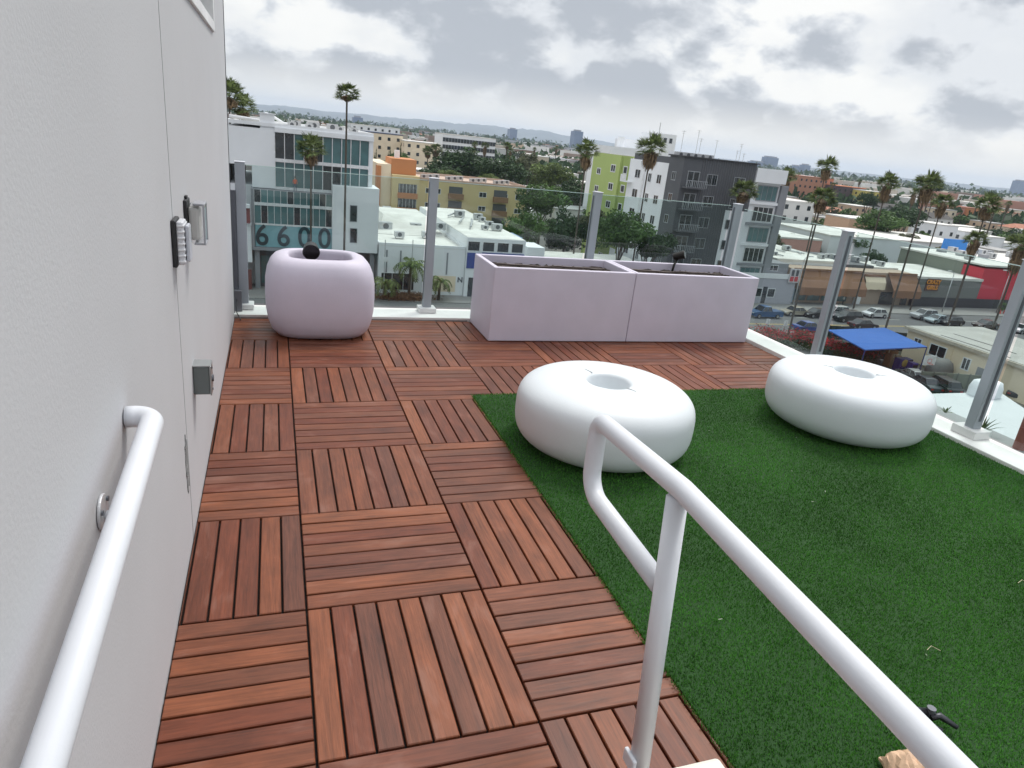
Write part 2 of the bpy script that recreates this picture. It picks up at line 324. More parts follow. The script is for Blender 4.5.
wbox(MB(), yc - .038, yc + .038, zc_ - .06, zc_ + .06, .012, .052).build('lamp_housing', M('off_white_reflector', (.60, .60, .58), .35), t_, bevel=.012)
m_clear = glass_mat('clear_polycarbonate', (.93, .93, .93), 1.3)
wbox(MB(), yc - .052, yc + .052, zc_ - .072, zc_ + .072, .0125, .068).build('clear_cover', m_clear, t_, bevel=.014)
mb = MB()
for yy in (-.053, .046):
    wbox(mb, yc + yy, yc + yy + .007, zc_ - .073, zc_ + .073, .063, .070)
wbox(mb, yc - .045, yc + .045, zc_ + .067, zc_ + .075, .03, .070); wbox(mb, yc - .045, yc + .045, zc_ - .075, zc_ - .067, .03, .070)
mb.build('cover_rim', M('grey_cover_rim', (.36, .37, .40), .3), t_, bevel=.002)
yc, zc_ = -2.235, .53
t_ = thing('outlet_box', 'small grey metal weatherproof outlet box on the wall above the deck', 'outlet box', (WX, yc, zc_))
wbox(MB(), yc - .034, yc + .034, zc_ - .058, zc_ + .058, 0, .060).build('box_body', M('zinc_grey_box', (.17, .20, .20), .45, .5), t_, bevel=.004)
wbox(MB(), yc - .037, yc + .037, zc_ - .061, zc_ + .061, .060, .066).build('cover_plate', M('bright_zinc_edge', (.42, .44, .44), .35, .7), t_, bevel=.002)
mb = MB(); 
for dz in (-.045, .045): MB().cyl((WX + .066, yc, zc_ + dz), (WX + .069, yc, zc_ + dz), .005).build('screw', m_alu_d, t_)
MB().cyl((WX + .066, yc, zc_), (WX + .072, yc, zc_), .014).build('latch', m_alu_d, t_)
wbox(MB(), yc - .040, yc + .040, zc_ + .060, zc_ + .064, -.002, .064).build('hinge_hood', M('pale_zinc', (.35, .37, .37), .4, .5), t_)
# rough patch
mb = MB(); pr = random.Random(3); yc, zc_ = -2.60, .335; n = 26; ring = []
for k_ in range(n):
    q = 2 * math.pi * k_ / n; rr = 1 + pr.uniform(-.22, .22); ring.append((yc + math.cos(q) * .030 * rr, zc_ + math.sin(q) * .105 * rr))
mb.add([(WX + .0035, yc, zc_)] + [(WX + pr.uniform(.001, .004), y, z) for y, z in ring] + [(WX - .002, y, z) for y, z in ring], [(0, 1 + k_, 1 + (k_ + 1) % n) for k_ in range(n)] + [(1 + k_, 1 + n + k_, 1 + n + (k_ + 1) % n, 1 + (k_ + 1) % n) for k_ in range(n)])
mb.build('mortar_patch', M('rough_mortar', (.30, .31, .31), .95, var=.3, vscale=40, bump=1, bscale=200), wl)
# ---------------- left hand rail on the wall
RX = -.335
hr = thing('wall_handrail', 'white tubular handrail fixed along the grey wall', 'handrail', (WX, -3.8, 1.0))
rail_r = .0232
A = PX(154, 416, RX); B = PX(44, 768, RX); dirn = (B - A).normalized()
path = [(WX + .003, A.y, A.z)] + [A] + [A + dirn * 1.6]
MB().tube(fillet(path, .036, 10), rail_r, 28).build('rail_tube', m_white_paint, hr, smooth=True)
bp_ = PX(101, 512, WX + .001)
mb = MB(); mb.cyl(bp_, bp_ + Vector((.006, 0, 0)), .034, n=28); fl = mb.build('bracket_flange', M('painted_flange', (.55, .56, .58), .4, .2), hr, bevel=.002)
mb = MB(); mb.tube(fillet([bp_ + Vector((.006, 0, -.006)), bp_ + Vector((.045, 0, -.020)), Vector((RX - .004, bp_.y, A.z + dirn.z / dirn.y * (bp_.y - A.y) - .012))], [.012], 6), .009, 12); mb.build('bracket_arm', m_white_paint, hr, smooth=True)
for a_ in (0.6, 2.7, 4.8): MB().cyl(bp_ + Vector((.006, .027 * math.cos(a_), .027 * math.sin(a_))), bp_ + Vector((.010, .027 * math.cos(a_), .027 * math.sin(a_))), .005, n=8).build('flange_bolt', m_alu_d, hr)
# ---------------- right hand rail
gr = thing('guard_handrail', 'white tubular handrail with looped end and single post beside the turf', 'handrail', (.78, -3.86, .1))
X = .78
q0, q1 = PX(936, 752, X), PX(683, 490, X); q0 = q1 + (q0 - q1) * 3; path = [tuple(q0), tuple(q1), (X, -3.42, .824), (X, -3.425, .603), (X, -3.845, .578)]
pp = [Vector(path[0])] + [Vector(path[1])] + fillet([path[1], path[2], path[3], path[4]], [.038, .075], 10)[1:]
MB().tube(pp, .0262, 28).build('rail_tube', m_white_paint, gr, smooth=True)
MB().tube([(X, -3.842, .815), (X - .012, -3.93, .095)], .0255, 28).build('post', m_white_paint, gr, smooth=True)
mb = MB(); mb.box(X - .046, X - .034, -3.95, -3.90, .095, .135); mb.build('base_bracket', m_white_paint, gr, bevel=.004)
mb = MB(); mb.box(.752, .987, -8, -3.955, -.017, .10); o = mb.build('landing_plinth', M('cream_plinth', (.72, .70, .62), .6, var=.06, bump=.1), None, bevel=.012); tag(o, 'cream painted concrete plinth under the handrail post', 'plinth')
for i_, (px, py, l) in enumerate(((927, 650, .05), (1018, 583, .06))):
    p = G(px, py, .03); o = MB().tube([p, p + Vector((l * .6, .01, .004)), p + Vector((l, -.012, -.002))], .0013, 5).build('dry_twig', M('pale_straw', (.50, .46, .30), .7), None); tag(o, ('thin bent straw on the turf just above the clamp', 'pale dry twig on the turf near the side kerb')[i_], 'twig')
# ---------------- glass balustrade
m_gl = glass_mat('balustrade_glass', (.835, .893, .885), 1.15)
m_edge = M('green_glass_edge', (.42, .60, .54), .25)
def post(x, y, label, face='y', tall=1.165):
    t_ = thing('balustrade_post', label, 'post', (x, y, .03), 'balustrade posts of the glass screen')
    h = .036; mb = MB(); mb.box(x - h, x + h, y - h * .9, y + h * .9, .032, tall); mb.build('upright', m_alu, t_, bevel=.004)
    mb = MB()
    if face == 'y':
        for s in (-1, 1): mb.box(x + s * h - .0015, x + s * h + .0015, y - .012, y + .012, .14, tall - .03)
    else:
        for s in (-1, 1): mb.box(x - .012, x + .012, y + s * h * .9 - .0015, y + s * h * .9 + .0015, .14, tall - .03)
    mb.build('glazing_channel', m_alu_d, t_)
    mb = MB(); mb.box(x - h - .003, x + h + .003, y - h - .002, y + h + .002, tall, tall + .006); mb.build('cap', M('pale_cap', (.6, .62, .66), .4, .3), t_, bevel=.002)
    return t_
def shoe(t_, x, y, sx, sy, h):
    MB().box(x - sx, x + sx, y - sy, y + sy, .0325, .0325 + h).build('base_shoe', M('painted_base_shoe', (.72, .72, .71), .5, var=.05), t_, bevel=.005)
BY = .79; SX = 4.20
for i, (x, lab) in enumerate(((-.325, 'grey balustrade post beside the wall corner behind the rounded planter'), (1.178, 'grey balustrade post on the white kerb between the rounded planter and the long planters'), (2.685, 'grey balustrade post standing behind the long planters'), (SX, 'grey corner post of the glass screen behind the farther long planter'))):
    t_ = post(x, BY, lab, 'y'); shoe(t_, x, BY - .01, .075, .070, .042)
t_ = post(SX, -.665, 'grey balustrade post behind the farther white stool', 'x', 1.125); shoe(t_, SX, -.665, .055, .055, .03)
t_ = post(SX, -2.12, 'grey balustrade post with a white boxed foot at the turf edge', 'x', 1.172); shoe(t_, SX, -2.12, .075, .085, .055)
t_ = post(SX, -3.58, 'grey balustrade post on the side kerb nearest the landing', 'x'); shoe(t_, SX, -3.58, .06, .07, .04)
def pane(x0, x1, y0, y1, z0, z1, lab):
    t_ = thing('glass_panel', lab, 'glass panel', ((x0 + x1) / 2, (y0 + y1) / 2, z0), 'clear panels of the glass balustrade')
    MB().box(x0, x1, y0, y1, z0, z1 - .004).build('sheet', m_gl, t_)
    MB().box(x0, x1, y0, y1, z1 - .003, z1).build('top_edge', m_edge, t_)
zt, zb = 1.145, .055
for a, b_, lab in ((-.287, 1.140, 'clear glass panel behind the rounded planter'), (1.216, 2.647, 'clear glass panel behind the nearer long planter'), (2.723, 4.162, 'clear glass panel behind the farther long planter')):
    pane(a, b_, BY + .055, BY + .066, zb, zt, lab)
for a, b_, lab in ((-.630, .755, 'clear glass panel between the corner post and the farther stool'), (-2.085, -.700, 'clear glass panel beside the farther stool in front of the blue canopy'), (-3.545, -2.155, 'clear glass panel on the side kerb nearest the landing')):
    pane(SX + .055, SX + .066, a, b_, zb, 1.128, lab)
# neighbour gate-post stub with lock box by the wall
t_ = thing('gate_post', 'short slim grey post with lock box between the wall corner and the balustrade', 'post', (-.40, .74, .03))
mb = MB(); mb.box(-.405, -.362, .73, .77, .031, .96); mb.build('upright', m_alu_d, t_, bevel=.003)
mb = MB(); mb.box(-.390, -.335, .66, .70, .031, .20); mb.build('lock_box', M('grey_lock_box', (.18, .19, .21), .4, .4), t_, bevel=.004)
mb = MB(); mb.tube([(-.372, .655, .13), (-.376, .60, .09), (-.370, .56, .045), (-.356, .555, .02), (-.349, .54, .008), (-.342, .5, .006)], .0035, 8); o = mb.build('loose_cable', m_black, None, smooth=True); tag(o, 'thin black cable dangling onto the deck at the wall corner', 'cable')
# ---------------- square rounded planter
def rsq(cx, cy, w_, d_, p, n=56):
    out = []
    for k_ in range(n):
        q = 2 * math.pi * k_ / n; c_, s_ = math.cos(q), math.sin(q)
        out.append((cx + w_ / 2 * math.copysign(abs(c_) ** (2 / p), c_), cy + d_ / 2 * math.copysign(abs(s_) ** (2 / p), s_)))
    return out
def loft(rings, mb, close_last=True):
    n = len(rings[0][0]); vs = []
    for r, z in rings: vs += [(x, y, z) for x, y in r]
    fs = [(i * n + k_, i * n + (k_ + 1) % n, (i + 1) * n + (k_ + 1) % n, (i + 1) * n + k_) for i in range(len(rings) - 1) for k_ in range(n)]
    if close_last: fs.append(tuple(range((len(rings) - 1) * n, len(rings) * n)))
    mb.add(vs, fs); return mb
px_, py_ = .24, .268
rings = []
HP = .565
prof = [(.57, .006), (.63, .012), (.70, .05), (.745, .11), (.772, .19), (.78, .29), (.775, .39), (.752, .455), (.705, .51), (.645, .543), (.58, .558), (.52, .562), (.47, .560), (.448, .552), (.436, .53), (.43, .49), (.425, .40), (.42, .385)]
for w_, z in prof: rings.append((rsq(px_, py_, w_ * 1.015, w_ * .88, 3.3 if w_ > .5 else 3.6), z * 1.045))
t_ = thing('rounded_planter', 'lilac rounded cube planter with an open top beside the wall', 'planter', (px_, py_, .0))
loft(rings, MB()).build('shell', m_lilac, t_, smooth=True)
loft([(rsq(px_, py_, .428, .376, 3.6), .41), (rsq(px_, py_, .02, .02, 2), .416)], MB()).build('soil', m_soil, t_)
mb = MB(); mb.cyl((.175, .32, .39), (.175, .32, .575), .008); c0 = Vector((.175, .325, .600))
t_ = thing('garden_spotlight', 'black round spotlight poking out of the rounded lilac planter', 'spotlight', (.20, .32, .39))
mb.build('stake', m_black, t_); MB().cyl(c0 + Vector((0, .05, .015)), c0 + Vector((0, -.03, -.008)), .052, .064, 28).build('lamp_head', m_black, t_, smooth=False, bevel=.004)
MB().cyl(c0 + Vector((0, -.0302, -.008)), c0 + Vector((0, -.032, -.0085)), .056, n=28).build('lens', M('dark_lens', (.01, .01, .012), .15), t_)
# ---------------- long planters
def longp(x0, x1, lab, soil_h):
    y0, y1, h, th = -.012, .573, .60, .038
    t_ = thing('rectangular_planter', lab, 'planter', ((x0 + x1) / 2, (y0 + y1) / 2, 0), 'pair of long lilac planters')
    mb = MB()
    P = [(x0, y0), (x1, y0), (x1, y1), (x0, y1)]; Q = [(x0 + th, y0 + th), (x1 - th, y0 + th), (x1 - th, y1 - th), (x0 + th, y1 - th)]
    vs = [(x, y, .004) for x, y in P] + [(x, y, h) for x, y in P] + [(x, y, h) for x, y in Q] + [(x, y, h - .03) for x, y in Q] + [(x, y, soil_h - .05) for x, y in Q]
    fs = [(3, 2, 1, 0)] + [(a * 4 + i, a * 4 + (i + 1) % 4, a * 4 + 4 + (i + 1) % 4, a * 4 + 4 + i) for a in range(4) for i in range(4)] + [(16, 17, 18, 19)]
    mb.add(vs, fs); mb.build('shell', m_lilac, t_, bevel=.007)
    mb = MB(); nx, ny = 40, 16; pr = random.Random(int(x0 * 100)); a0, a1, b0, b1 = x0 + th, x1 - th, y0 + th, y1 - th
    vs = [(a0 + (a1 - a0) * i / nx, b0 + (b1 - b0) * j / ny, soil_h + pr.uniform(-.012, .014)) for j in range(ny + 1) for i in range(nx + 1)]
    mb.add(vs, [(j * (nx + 1) + i, j * (nx + 1) + i + 1, (j + 1) * (nx + 1) + i + 1, (j + 1) * (nx + 1) + i) for j in range(ny) for i in range(nx)]); mb.build('soil', m_soil, t_)
    mb = MB()
    for yy in (b0 + .18, b0 + .38): mb.tube([(a0 + .05 + (a1 - a0 - .1) * s / 12, yy + .02 * math.sin(s * 2.1), soil_h + .016 + .004 * math.sin(s)) for s in range(13)], .008, 8)
    mb.build('drip_hose', M('brown_drip_hose', (.10, .075, .065), .6), t_, smooth=True)
    return t_
longp(1.521, 2.756, 'nearer of the two long lilac planters with a bare soil top', .53)
longp(2.760, 3.995, 'farther of the two long lilac planters, holding the black spotlight', .53)
t_ = thing('garden_spotlight', 'black cylinder spotlight tilted up on a stake in the farther long planter', 'spotlight', (3.40, .48, .53))
MB().tube([(3.395, .47, .53), (3.41, .48, .60), (3.44, .49, .65)], .011, 12).build('stake', m_black_r, t_, smooth=True)
c0 = Vector((3.455, .49, .685)); ax = Vector((.55, -.55, .30)).normalized()
MB().cyl(c0 - ax * .055, c0 + ax * .05, .034, .040, 28).build('lamp_head', m_black_r, t_, bevel=.004)
MB().cyl(c0 + ax * .0505, c0 + ax * .053, .034, n=28).build('lens', M('dark_lens', (.01, .01, .012), .15), t_)
# ---------------- pebble stools
def stool(cx, cy, rad, lab, ell=1.0, rz=0):
    t_ = thing('pebble_stool', lab, 'stool', (cx, cy, 0), 'white ring stools on the turf', rz)
    prof = []; H = .39; zc0 = .194; a = rad; n = 30
    for k_ in range(n + 1):
        q = -math.pi / 2 + math.pi * k_ / n; s_, c_ = math.sin(q), math.cos(q)
        prof.append((.0 + a * (abs(c_) ** (.46 if s_ > 0 else .42)), zc0 + (zc0 - .003) * math.copysign(abs(s_) ** (.60 if s_ > 0 else .66), s_)))
    prof = [p for p in prof if p[0] > .19 or p[1] < .1]; prof = [(r, z) for r, z in prof]
    ztop = prof[-1][1]
    prof += [(.150, ztop - .003), (.132, ztop - .006), (.122, ztop - .011), (.115, ztop - .022), (.108, ztop - .07), (.100, ztop - .115), (.0005, ztop - .117)]
    mb = MB(); mb.lathe([(r, z) for r, z in prof], 0, 0, 72); mb.v = [(x, y * ell, z) for x, y, z in mb.v]
    mb.build('shell', m_stool, t_, smooth=True, local=True)
    for q in (1.9, 5.1):
        c_, s_ = math.cos(q), math.sin(q); pts = [(c_ * r, s_ * r * ell, ztop - .003 + (.0005 if r < .14 else .0012)) for r in (.128, .16, .19)]
        MB().tube(pts, .0035, 6).build('mould_seam', M('moulded_seam', (.66, .69, .70), .5), t_, smooth=True, local=True)
stool(1.605, -1.93, .485, 'white ring shaped stool nearest the handrail')
stool(3.395, -1.83, .498, 'white ring shaped stool by the side glass', 1.0, .6)
# ---------------- artificial turf
struct('turf_backing', MB().box(GX + .006, KX - .003, -6.5, GY, .0, .007), M('turf_backing_green', (.015, .055, .010), .95))
rs = np.random.RandomState(5)
nb = 420000
gx = rs.uniform(GX, KX - .004, nb); gy = GY - (rs.beta(1.0, 1.0, nb)) * 3.6
near = rs.uniform(0, 1, nb) < np.clip(1.15 + (gy + 4.9) * -.15, .45, 1); gx, gy = gx[near], gy[near]; nb = len(gx)
ed = rs.randint(0, nb, 2600); gx[ed] = GX + rs.uniform(-.012, .01, 2600)
ed = rs.randint(0, nb, 1500); gy[ed] = GY + rs.uniform(-.01, .012, 1500)
th = rs.uniform(0, 2 * np.pi, nb); ln = rs.uniform(.006, .013, nb); le = rs.uniform(.15, .65, nb) * ln; wd = rs.uniform(.0012, .0021, nb)
ta = rs.uniform(0, 2 * np.pi, nb) * .35 + 1.2 * np.sin(gx * 3.1 + gy * 2.2) + rs.normal(0, .9, nb)
bx, by = np.cos(th) * wd, np.sin(th) * wd; Vg = np.zeros((nb, 4, 3)); z0 = .006
Vg[:, 0] = np.stack([gx - bx, gy - by, np.full(nb, z0)], 1); Vg[:, 1] = np.stack([gx + bx, gy + by, np.full(nb, z0)], 1)
mx_, my_ = np.cos(ta) * le, np.sin(ta) * le
Vg[:, 2] = np.stack([gx + bx * .8 + mx_ * .45, gy + by * .8 + my_ * .45, z0 + ln * .65], 1); Vg[:, 3] = np.stack([gx + mx_ - bx * .3, gy + my_ - by * .3, z0 + ln * .92], 1)
def np_mesh(name, V, k, mat, uvs=None):
    V = V.reshape(-1, 3); nf = len(V) // k; me = bpy.data.meshes.new(name); me.vertices.add(len(V)); me.vertices.foreach_set('co', V.astype(np.float32).ravel())
    me.loops.add(len(V)); me.loops.foreach_set('vertex_index', np.arange(len(V), dtype=np.int32)); me.polygons.add(nf); me.polygons.foreach_set('loop_start', np.arange(0, len(V), k, dtype=np.int32))
    me.materials.append(mat); me.update(calc_edges=True); return me
def leaf_mat(name, col, isl=.45, trans=.25, hue=None, rough=.6):
    m = bpy.data.materials.new(name); t = nt(m); N = t.nodes; L = t.links; b = N['Principled BSDF']; b.inputs['Roughness'].default_value = rough; b.inputs['Specular IOR Level'].default_value = .25
    g = N.new('ShaderNodeNewGeometry'); cr = N.new('ShaderNodeValToRGB'); e = cr.color_ramp.elements
    a = tuple(c * (1 - isl) for c in col); z = tuple(c * (1 + isl) for c in (hue or col)); e[0].color = (*a, 1); e[1].color = (*z, 1); L.new(g.outputs['Random Per Island'], cr.inputs[0])
    tc = N.new('ShaderNodeTexCoord'); no = N.new('ShaderNodeTexNoise'); no.inputs['Scale'].default_value = 1.6; no.inputs['Detail'].default_value = 3; L.new(tc.outputs['Object'], no.inputs['Vector'])
    mr = N.new('ShaderNodeMapRange'); mr.inputs['From Min'].default_value = .35; mr.inputs['From Max'].default_value = .65; mr.inputs['To Min'].default_value = .72; mr.inputs['To Max'].default_value = 1.28; L.new(no.outputs['Fac'], mr.inputs['Value'])
    vm = N.new('ShaderNodeVectorMath'); vm.operation = 'SCALE'; L.new(cr.outputs[0], vm.inputs[0]); L.new(mr.outputs[0], vm.inputs['Scale']); L.new(vm.outputs[0], b.inputs['Base Color'])
    if trans:
        tl = N.new('ShaderNodeBsdfTranslucent'); L.new(vm.outputs[0], tl.inputs[0]); ms = N.new('ShaderNodeMixShader'); ms.inputs[0].default_value = trans; L.new(b.outputs[0], ms.inputs[1]); L.new(tl.outputs[0], ms.inputs[2]); L.new(ms.outputs[0], N['Material Output'].inputs[0])
    MATS[name] = m; return m
m_turf = leaf_mat('turf_blade', (.048, .180, .026), .35, .3, (.082, .24, .042), .5)
me = np_mesh('artificial_grass', Vg, 4, m_turf); o = bpy.data.objects.new('artificial_grass', me); COL.objects.link(o); tag(o, 'short dark green artificial turf laid beside the deck tiles', 'turf', kind='stuff')
# litter specks
pr = random.Random(11); mb = MB()
for i in range(16):
    x, y = pr.uniform(1.15, 3.9), pr.uniform(-4.4, -1.4); a = pr.uniform(0, 6.28); l = pr.uniform(.005, .018)
    mb.obox((x, y, .026), (math.cos(a) * l, math.sin(a) * l, .002), (-math.sin(a) * .002, math.cos(a) * .002, 0), (0, 0, .001))
o = mb.build('lawn_litter', M('pale_litter', (.45, .5, .4), .7)); tag(o, 'tiny pale specks of litter caught in the turf', 'litter', kind='stuff')
# ---------------- crumpled paper bag and black clamp
pb = random.Random(21); mb = MB(); cx_, cy_ = G(922, 783, .05).x, G(922, 783, .05).y
nx, ny = 17, 15; vs = []
rid = [(pb.uniform(-.12, .12), pb.uniform(-.16, .16), pb.uniform(0, 3.14), pb.uniform(.008, .022)) for _ in range(9)]
for j in range(ny):
    for i in range(nx):
        u, v_ = i / (nx - 1), j / (ny - 1); dx, dy = -.075 + .16 * u + .03 * v_, -.14 + .25 * v_
        wob = .014 * math.sin(9 * v_ + 2) * (1 if u > .5 else -1) * abs(2 * u - 1); e_ = min(u, 1 - u, v_, 1 - v_)
        z = .03 + .05 * min(1, e_ * 5) + sum(h_ * max(0, 1 - abs((dx - a_) * math.cos(t_r) + (dy - b_r) * math.sin(t_r)) / .022) for a_, b_r, t_r, h_ in rid) * min(1, e_ * 6) + pb.uniform(-.004, .004)
        vs.append((cx_ + dx + wob + pb.uniform(-.003, .003), cy_ + dy + pb.uniform(-.004, .004), z))
mb.add(vs, [(j * nx + i, j * nx + i + 1, (j + 1) * nx + i + 1, (j + 1) * nx + i) for j in range(ny - 1) for i in range(nx - 1)])
per = [i for i in range(nx)] + [j * nx + nx - 1 for j in range(1, ny)] + [(ny - 1) * nx + i for i in range(nx - 2, -1, -1)] + [j * nx for j in range(ny - 2, 0, -1)]
n0 = len(mb.v); mb.v += [(vs[i][0], vs[i][1], .022) for i in per]; k_ = len(per)
for a in range(k_): mb.f.append((per[a], n0 + a, n0 + (a + 1) % k_, per[(a + 1) % k_])); mb.m.append(0)
o = mb.build('paper_bag', M('crumpled_kraft_paper', (.62, .42, .28), .8, var=.2, vscale=14, bump=.4, bscale=30)); tag(o, 'crumpled tan paper bag lying on the turf by the handrail', 'paper bag')
t_ = thing('spring_clamp', 'black metal spring clamp lying on the turf beside the paper bag', 'clamp', (1.73, -3.93, .02))
c0 = G(898, 722, .035); c1 = G(928, 712, .04); c2 = G(958, 728, .035)
m_gun = M('gunmetal', (.06, .062, .07), .35, .7)
MB().tube([c0, (c0 + c1) / 2 + Vector((0, .01, .01)), c1], [.016, .018, .012], 10).build('jaw', m_gun, t_, smooth=True)
MB().tube([c1 - Vector((.01, .02, 0)), (c1 + c2) / 2 + Vector((0, .012, .004)), c2], [.009, .011, .007], 10).build('handle', m_gun, t_, smooth=True)
MB().tube([(c0 + c1) / 2, (c0 + c1) / 2 + Vector((.05, -.06, -.005))], [.010, .008], 10).build('handle', m_gun, t_, smooth=True)
MB().cyl(c1 + Vector((0, -.006, -.012)), c1 + Vector((0, -.006, .022)), .013, n=16).build('pivot', m_alu_d, t_)
# ---------------- just outside the glass: red steel post, yucca
o = MB().tube([(4.47, -2.27, -3.0), (4.47, -2.27, .28)], .035, 16).build('steel_post', M('red_oxide_steel', (.22, .045, .03), .5, var=.2), None, smooth=True); tag(o, 'red oxide steel post rising outside the glass by the side kerb', 'post')
def spiky(name, lab, c, n, L_, seed, mat):
    pr = random.Random(seed); mb = MB()
    for i in range(n):
        a = pr.uniform(0, 6.28); el = pr.uniform(.25, 1.35); l = L_ * pr.uniform(.6, 1.1); d = Vector((math.cos(a) * math.cos(el), math.sin(a) * math.cos(el), math.sin(el))); s = Vector((-math.sin(a), math.cos(a), 0)) * .006
        p0 = Vector(c); p1 = p0 + d * l * .6; p2 = p0 + d * l + Vector((0, 0, -.12 * l)); mb.add([p0 - s, p0 + s, p1 + s * .8, p1 - s * .8, p2], [(0, 1, 2, 3), (3, 2, 4)])
    o = mb.build(name, mat); tag(o, lab, 'plant')
m_yuc = leaf_mat('yucca_leaf', (.09, .13, .05), .3)
spiky('yucca_plant', 'spiky yucca poking up outside the glass beside the red post', (4.43, -2.03, .0), 26, .15, 2, m_yuc)
spiky('yucca_plant', 'small spiky plant outside the glass between the stool and the boxed post foot', (4.41, -1.76, .03), 12, .07, 4, m_yuc)
MB_ = MB().box(4.33, 4.60, -2.6, -1.4, -.30, -.01); o = MB_.build('window_box', M('grey_trough', (.3, .3, .3), .7)); tag(o, 'grey planting trough hung outside the side kerb', 'trough')
# ================================================================== the city below
FP = []   # occupied footprints (x0,x1,y0,y1)
def occupy(x0, x1, y0, y1): FP.append((x0, x1, y0, y1))
def free(x0, x1, y0, y1): return all(x1 < a or x0 > b or y1 < c or y0 > d for a, b, c, d in FP)
m_white = M('white_render', (.80, .82, .84), .75, var=.04, vscale=.25, dirt=.22, dirtcol=(.60, .60, .59))
m_roofw = M('white_roof_membrane', (.70, .69, .65), .8, var=.12, vscale=.35, dirt=.7, dirtcol=(.40, .38, .34))
m_roofg = M('grey_gravel_roof', (.36, .36, .35), .9, var=.15, vscale=.5, dirt=.3, dirtcol=(.22, .21, .2))
m_teal = M('teal_curtain_glass', (.07, .16, .17), .10, var=.35, vscale=.35, spec=1.0)
m_wglass = M('dark_window_glass', (.022, .030, .036), .08, var=.5, vscale=.8, spec=.9)
m_wfr = M('white_window_bar', (.72, .73, .74), .5)
m_conc = M('grey_concrete', (.26, .27, .29), .8, var=.07, vscale=.4, dirt=.2, dirtcol=(.18, .18, .19))
m_dkg = M('charcoal_cladding', (.095, .10, .11), .7, var=.06, vscale=.5)
m_tan = M('tan_render', (.66, .53, .28), .8, var=.05, vscale=.3, dirt=.2, dirtcol=(.42, .33, .22))
m_cream = M('cream_render', (.80, .68, .50), .8, var=.05, vscale=.3, dirt=.25, dirtcol=(.46, .41, .34))
m_orange = M('orange_render', (.52, .22, .09), .8, var=.05, vscale=.3)
m_green = M('lime_render', (.42, .52, .18), .8, var=.03, vscale=.3, dirt=.1, dirtcol=(.35, .42, .17))
m_greend = M('darker_lime_render', (.33, .42, .13), .8, var=.03, vscale=.3)  # darker tone of the lime render, used on the recessed wall
m_redw = M('red_painted_wall', (.60, .035, .065), .6, var=.06, vscale=.3, dirt=.15, dirtcol=(.38, .03, .045))
m_olive = M('sage_grey_wall', (.235, .255, .215), .8, var=.05, vscale=.3, dirt=.15, dirtcol=(.19, .2, .17))
m_awn = M('brown_canvas_awning', (.24, .125, .07), .8, var=.10, vscale=.5, dirt=.2, dirtcol=(.22, .12, .075))
m_tile = M('terracotta_tile', (.36, .15, .09), .8, var=.15, vscale=.8)
m_metal = M('galvanised_duct', (.50, .51, .52), .45, .5, var=.1, vscale=1)
m_asph = M('asphalt_road', (.115, .115, .118), .85, var=.12, vscale=.25, dirt=.4, dirtcol=(.15, .15, .148))
m_pave = M('pale_pavement', (.25, .245, .235), .85, var=.06, vscale=.4, dirt=.25, dirtcol=(.19, .185, .175))
m_line = M('road_paint', (.6, .6, .56), .7, var=.1, vscale=1)
m_yline = M('yellow_road_paint', (.55, .38, .08), .7, var=.1, vscale=1)
m_trunk = M('palm_bark', (.085, .07, .055), .9, var=.25, vscale=2)
m_palm = leaf_mat('palm_leaf', (.085, .125, .040), .5, .25, (.14, .18, .06))
m_dead = leaf_mat('dead_palm_leaf', (.18, .125, .07), .45, .1)
m_leafs = [leaf_mat('leaf_dark', (.040, .075, .028), .45, .2), leaf_mat('leaf_mid', (.080, .145, .040), .45, .2), leaf_mat('leaf_light', (.12, .165, .05), .4, .25), leaf_mat('leaf_olive', (.10, .11, .055), .4, .2), leaf_mat('leaf_rust', (.16, .085, .045), .4, .2)]
m_red_fl = leaf_mat('red_blossom', (.42, .03, .035), .4, .2)
m_bark = M('tree_bark', (.11, .085, .065), .9, var=.2, vscale=3)
# ---- ground, road, pavements
def ground_mat():
    m = bpy.data.materials.new('city_ground'); t = nt(m); N = t.nodes; L = t.links; b = N['Principled BSDF']; b.inputs['Roughness'].default_value = .9
    tc = N.new('ShaderNodeTexCoord'); v = N.new('ShaderNodeTexVoronoi'); v.inputs['Scale'].default_value = .035; L.new(tc.outputs['Object'], v.inputs['Vector'])
    n = N.new('ShaderNodeTexNoise'); n.inputs['Scale'].default_value = .02; n.inputs['Detail'].default_value = 8; L.new(tc.outputs['Object'], n.inputs['Vector'])
    a = N.new('ShaderNodeValToRGB'); e = a.color_ramp.elements; e[0].position = .42; e[0].color = (.05, .065, .035, 1); e[1].position = .56; e[1].color = (.15, .145, .135, 1); L.new(n.outputs['Fac'], a.inputs[0])
    s = N.new('ShaderNodeSeparateColor'); L.new(v.outputs['Color'], s.inputs[0])
    c = N.new('ShaderNodeValToRGB'); e = c.color_ramp.elements; c.color_ramp.interpolation = 'CONSTANT'; e[0].color = (.12, .12, .12, 1); e[1].position = .82; e[1].color = (.30, .27, .24, 1)
    q = c.color_ramp.elements.new(.3); q.color = (.07, .075, .05, 1); q = c.color_ramp.elements.new(.6); q.color = (.17, .15, .13, 1); L.new(s.outputs[0], c.inputs[0])
    mx = N.new('ShaderNodeMix'); mx.data_type = 'RGBA'; mx.inputs['Factor'].default_value = .5; L.new(a.outputs[0], mx.inputs['A']); L.new(c.outputs[0], mx.inputs['B']); L.new(mx.outputs['Result'], b.inputs['Base Color']); return m
mb = MB(); K = 11500.0; NG = 12
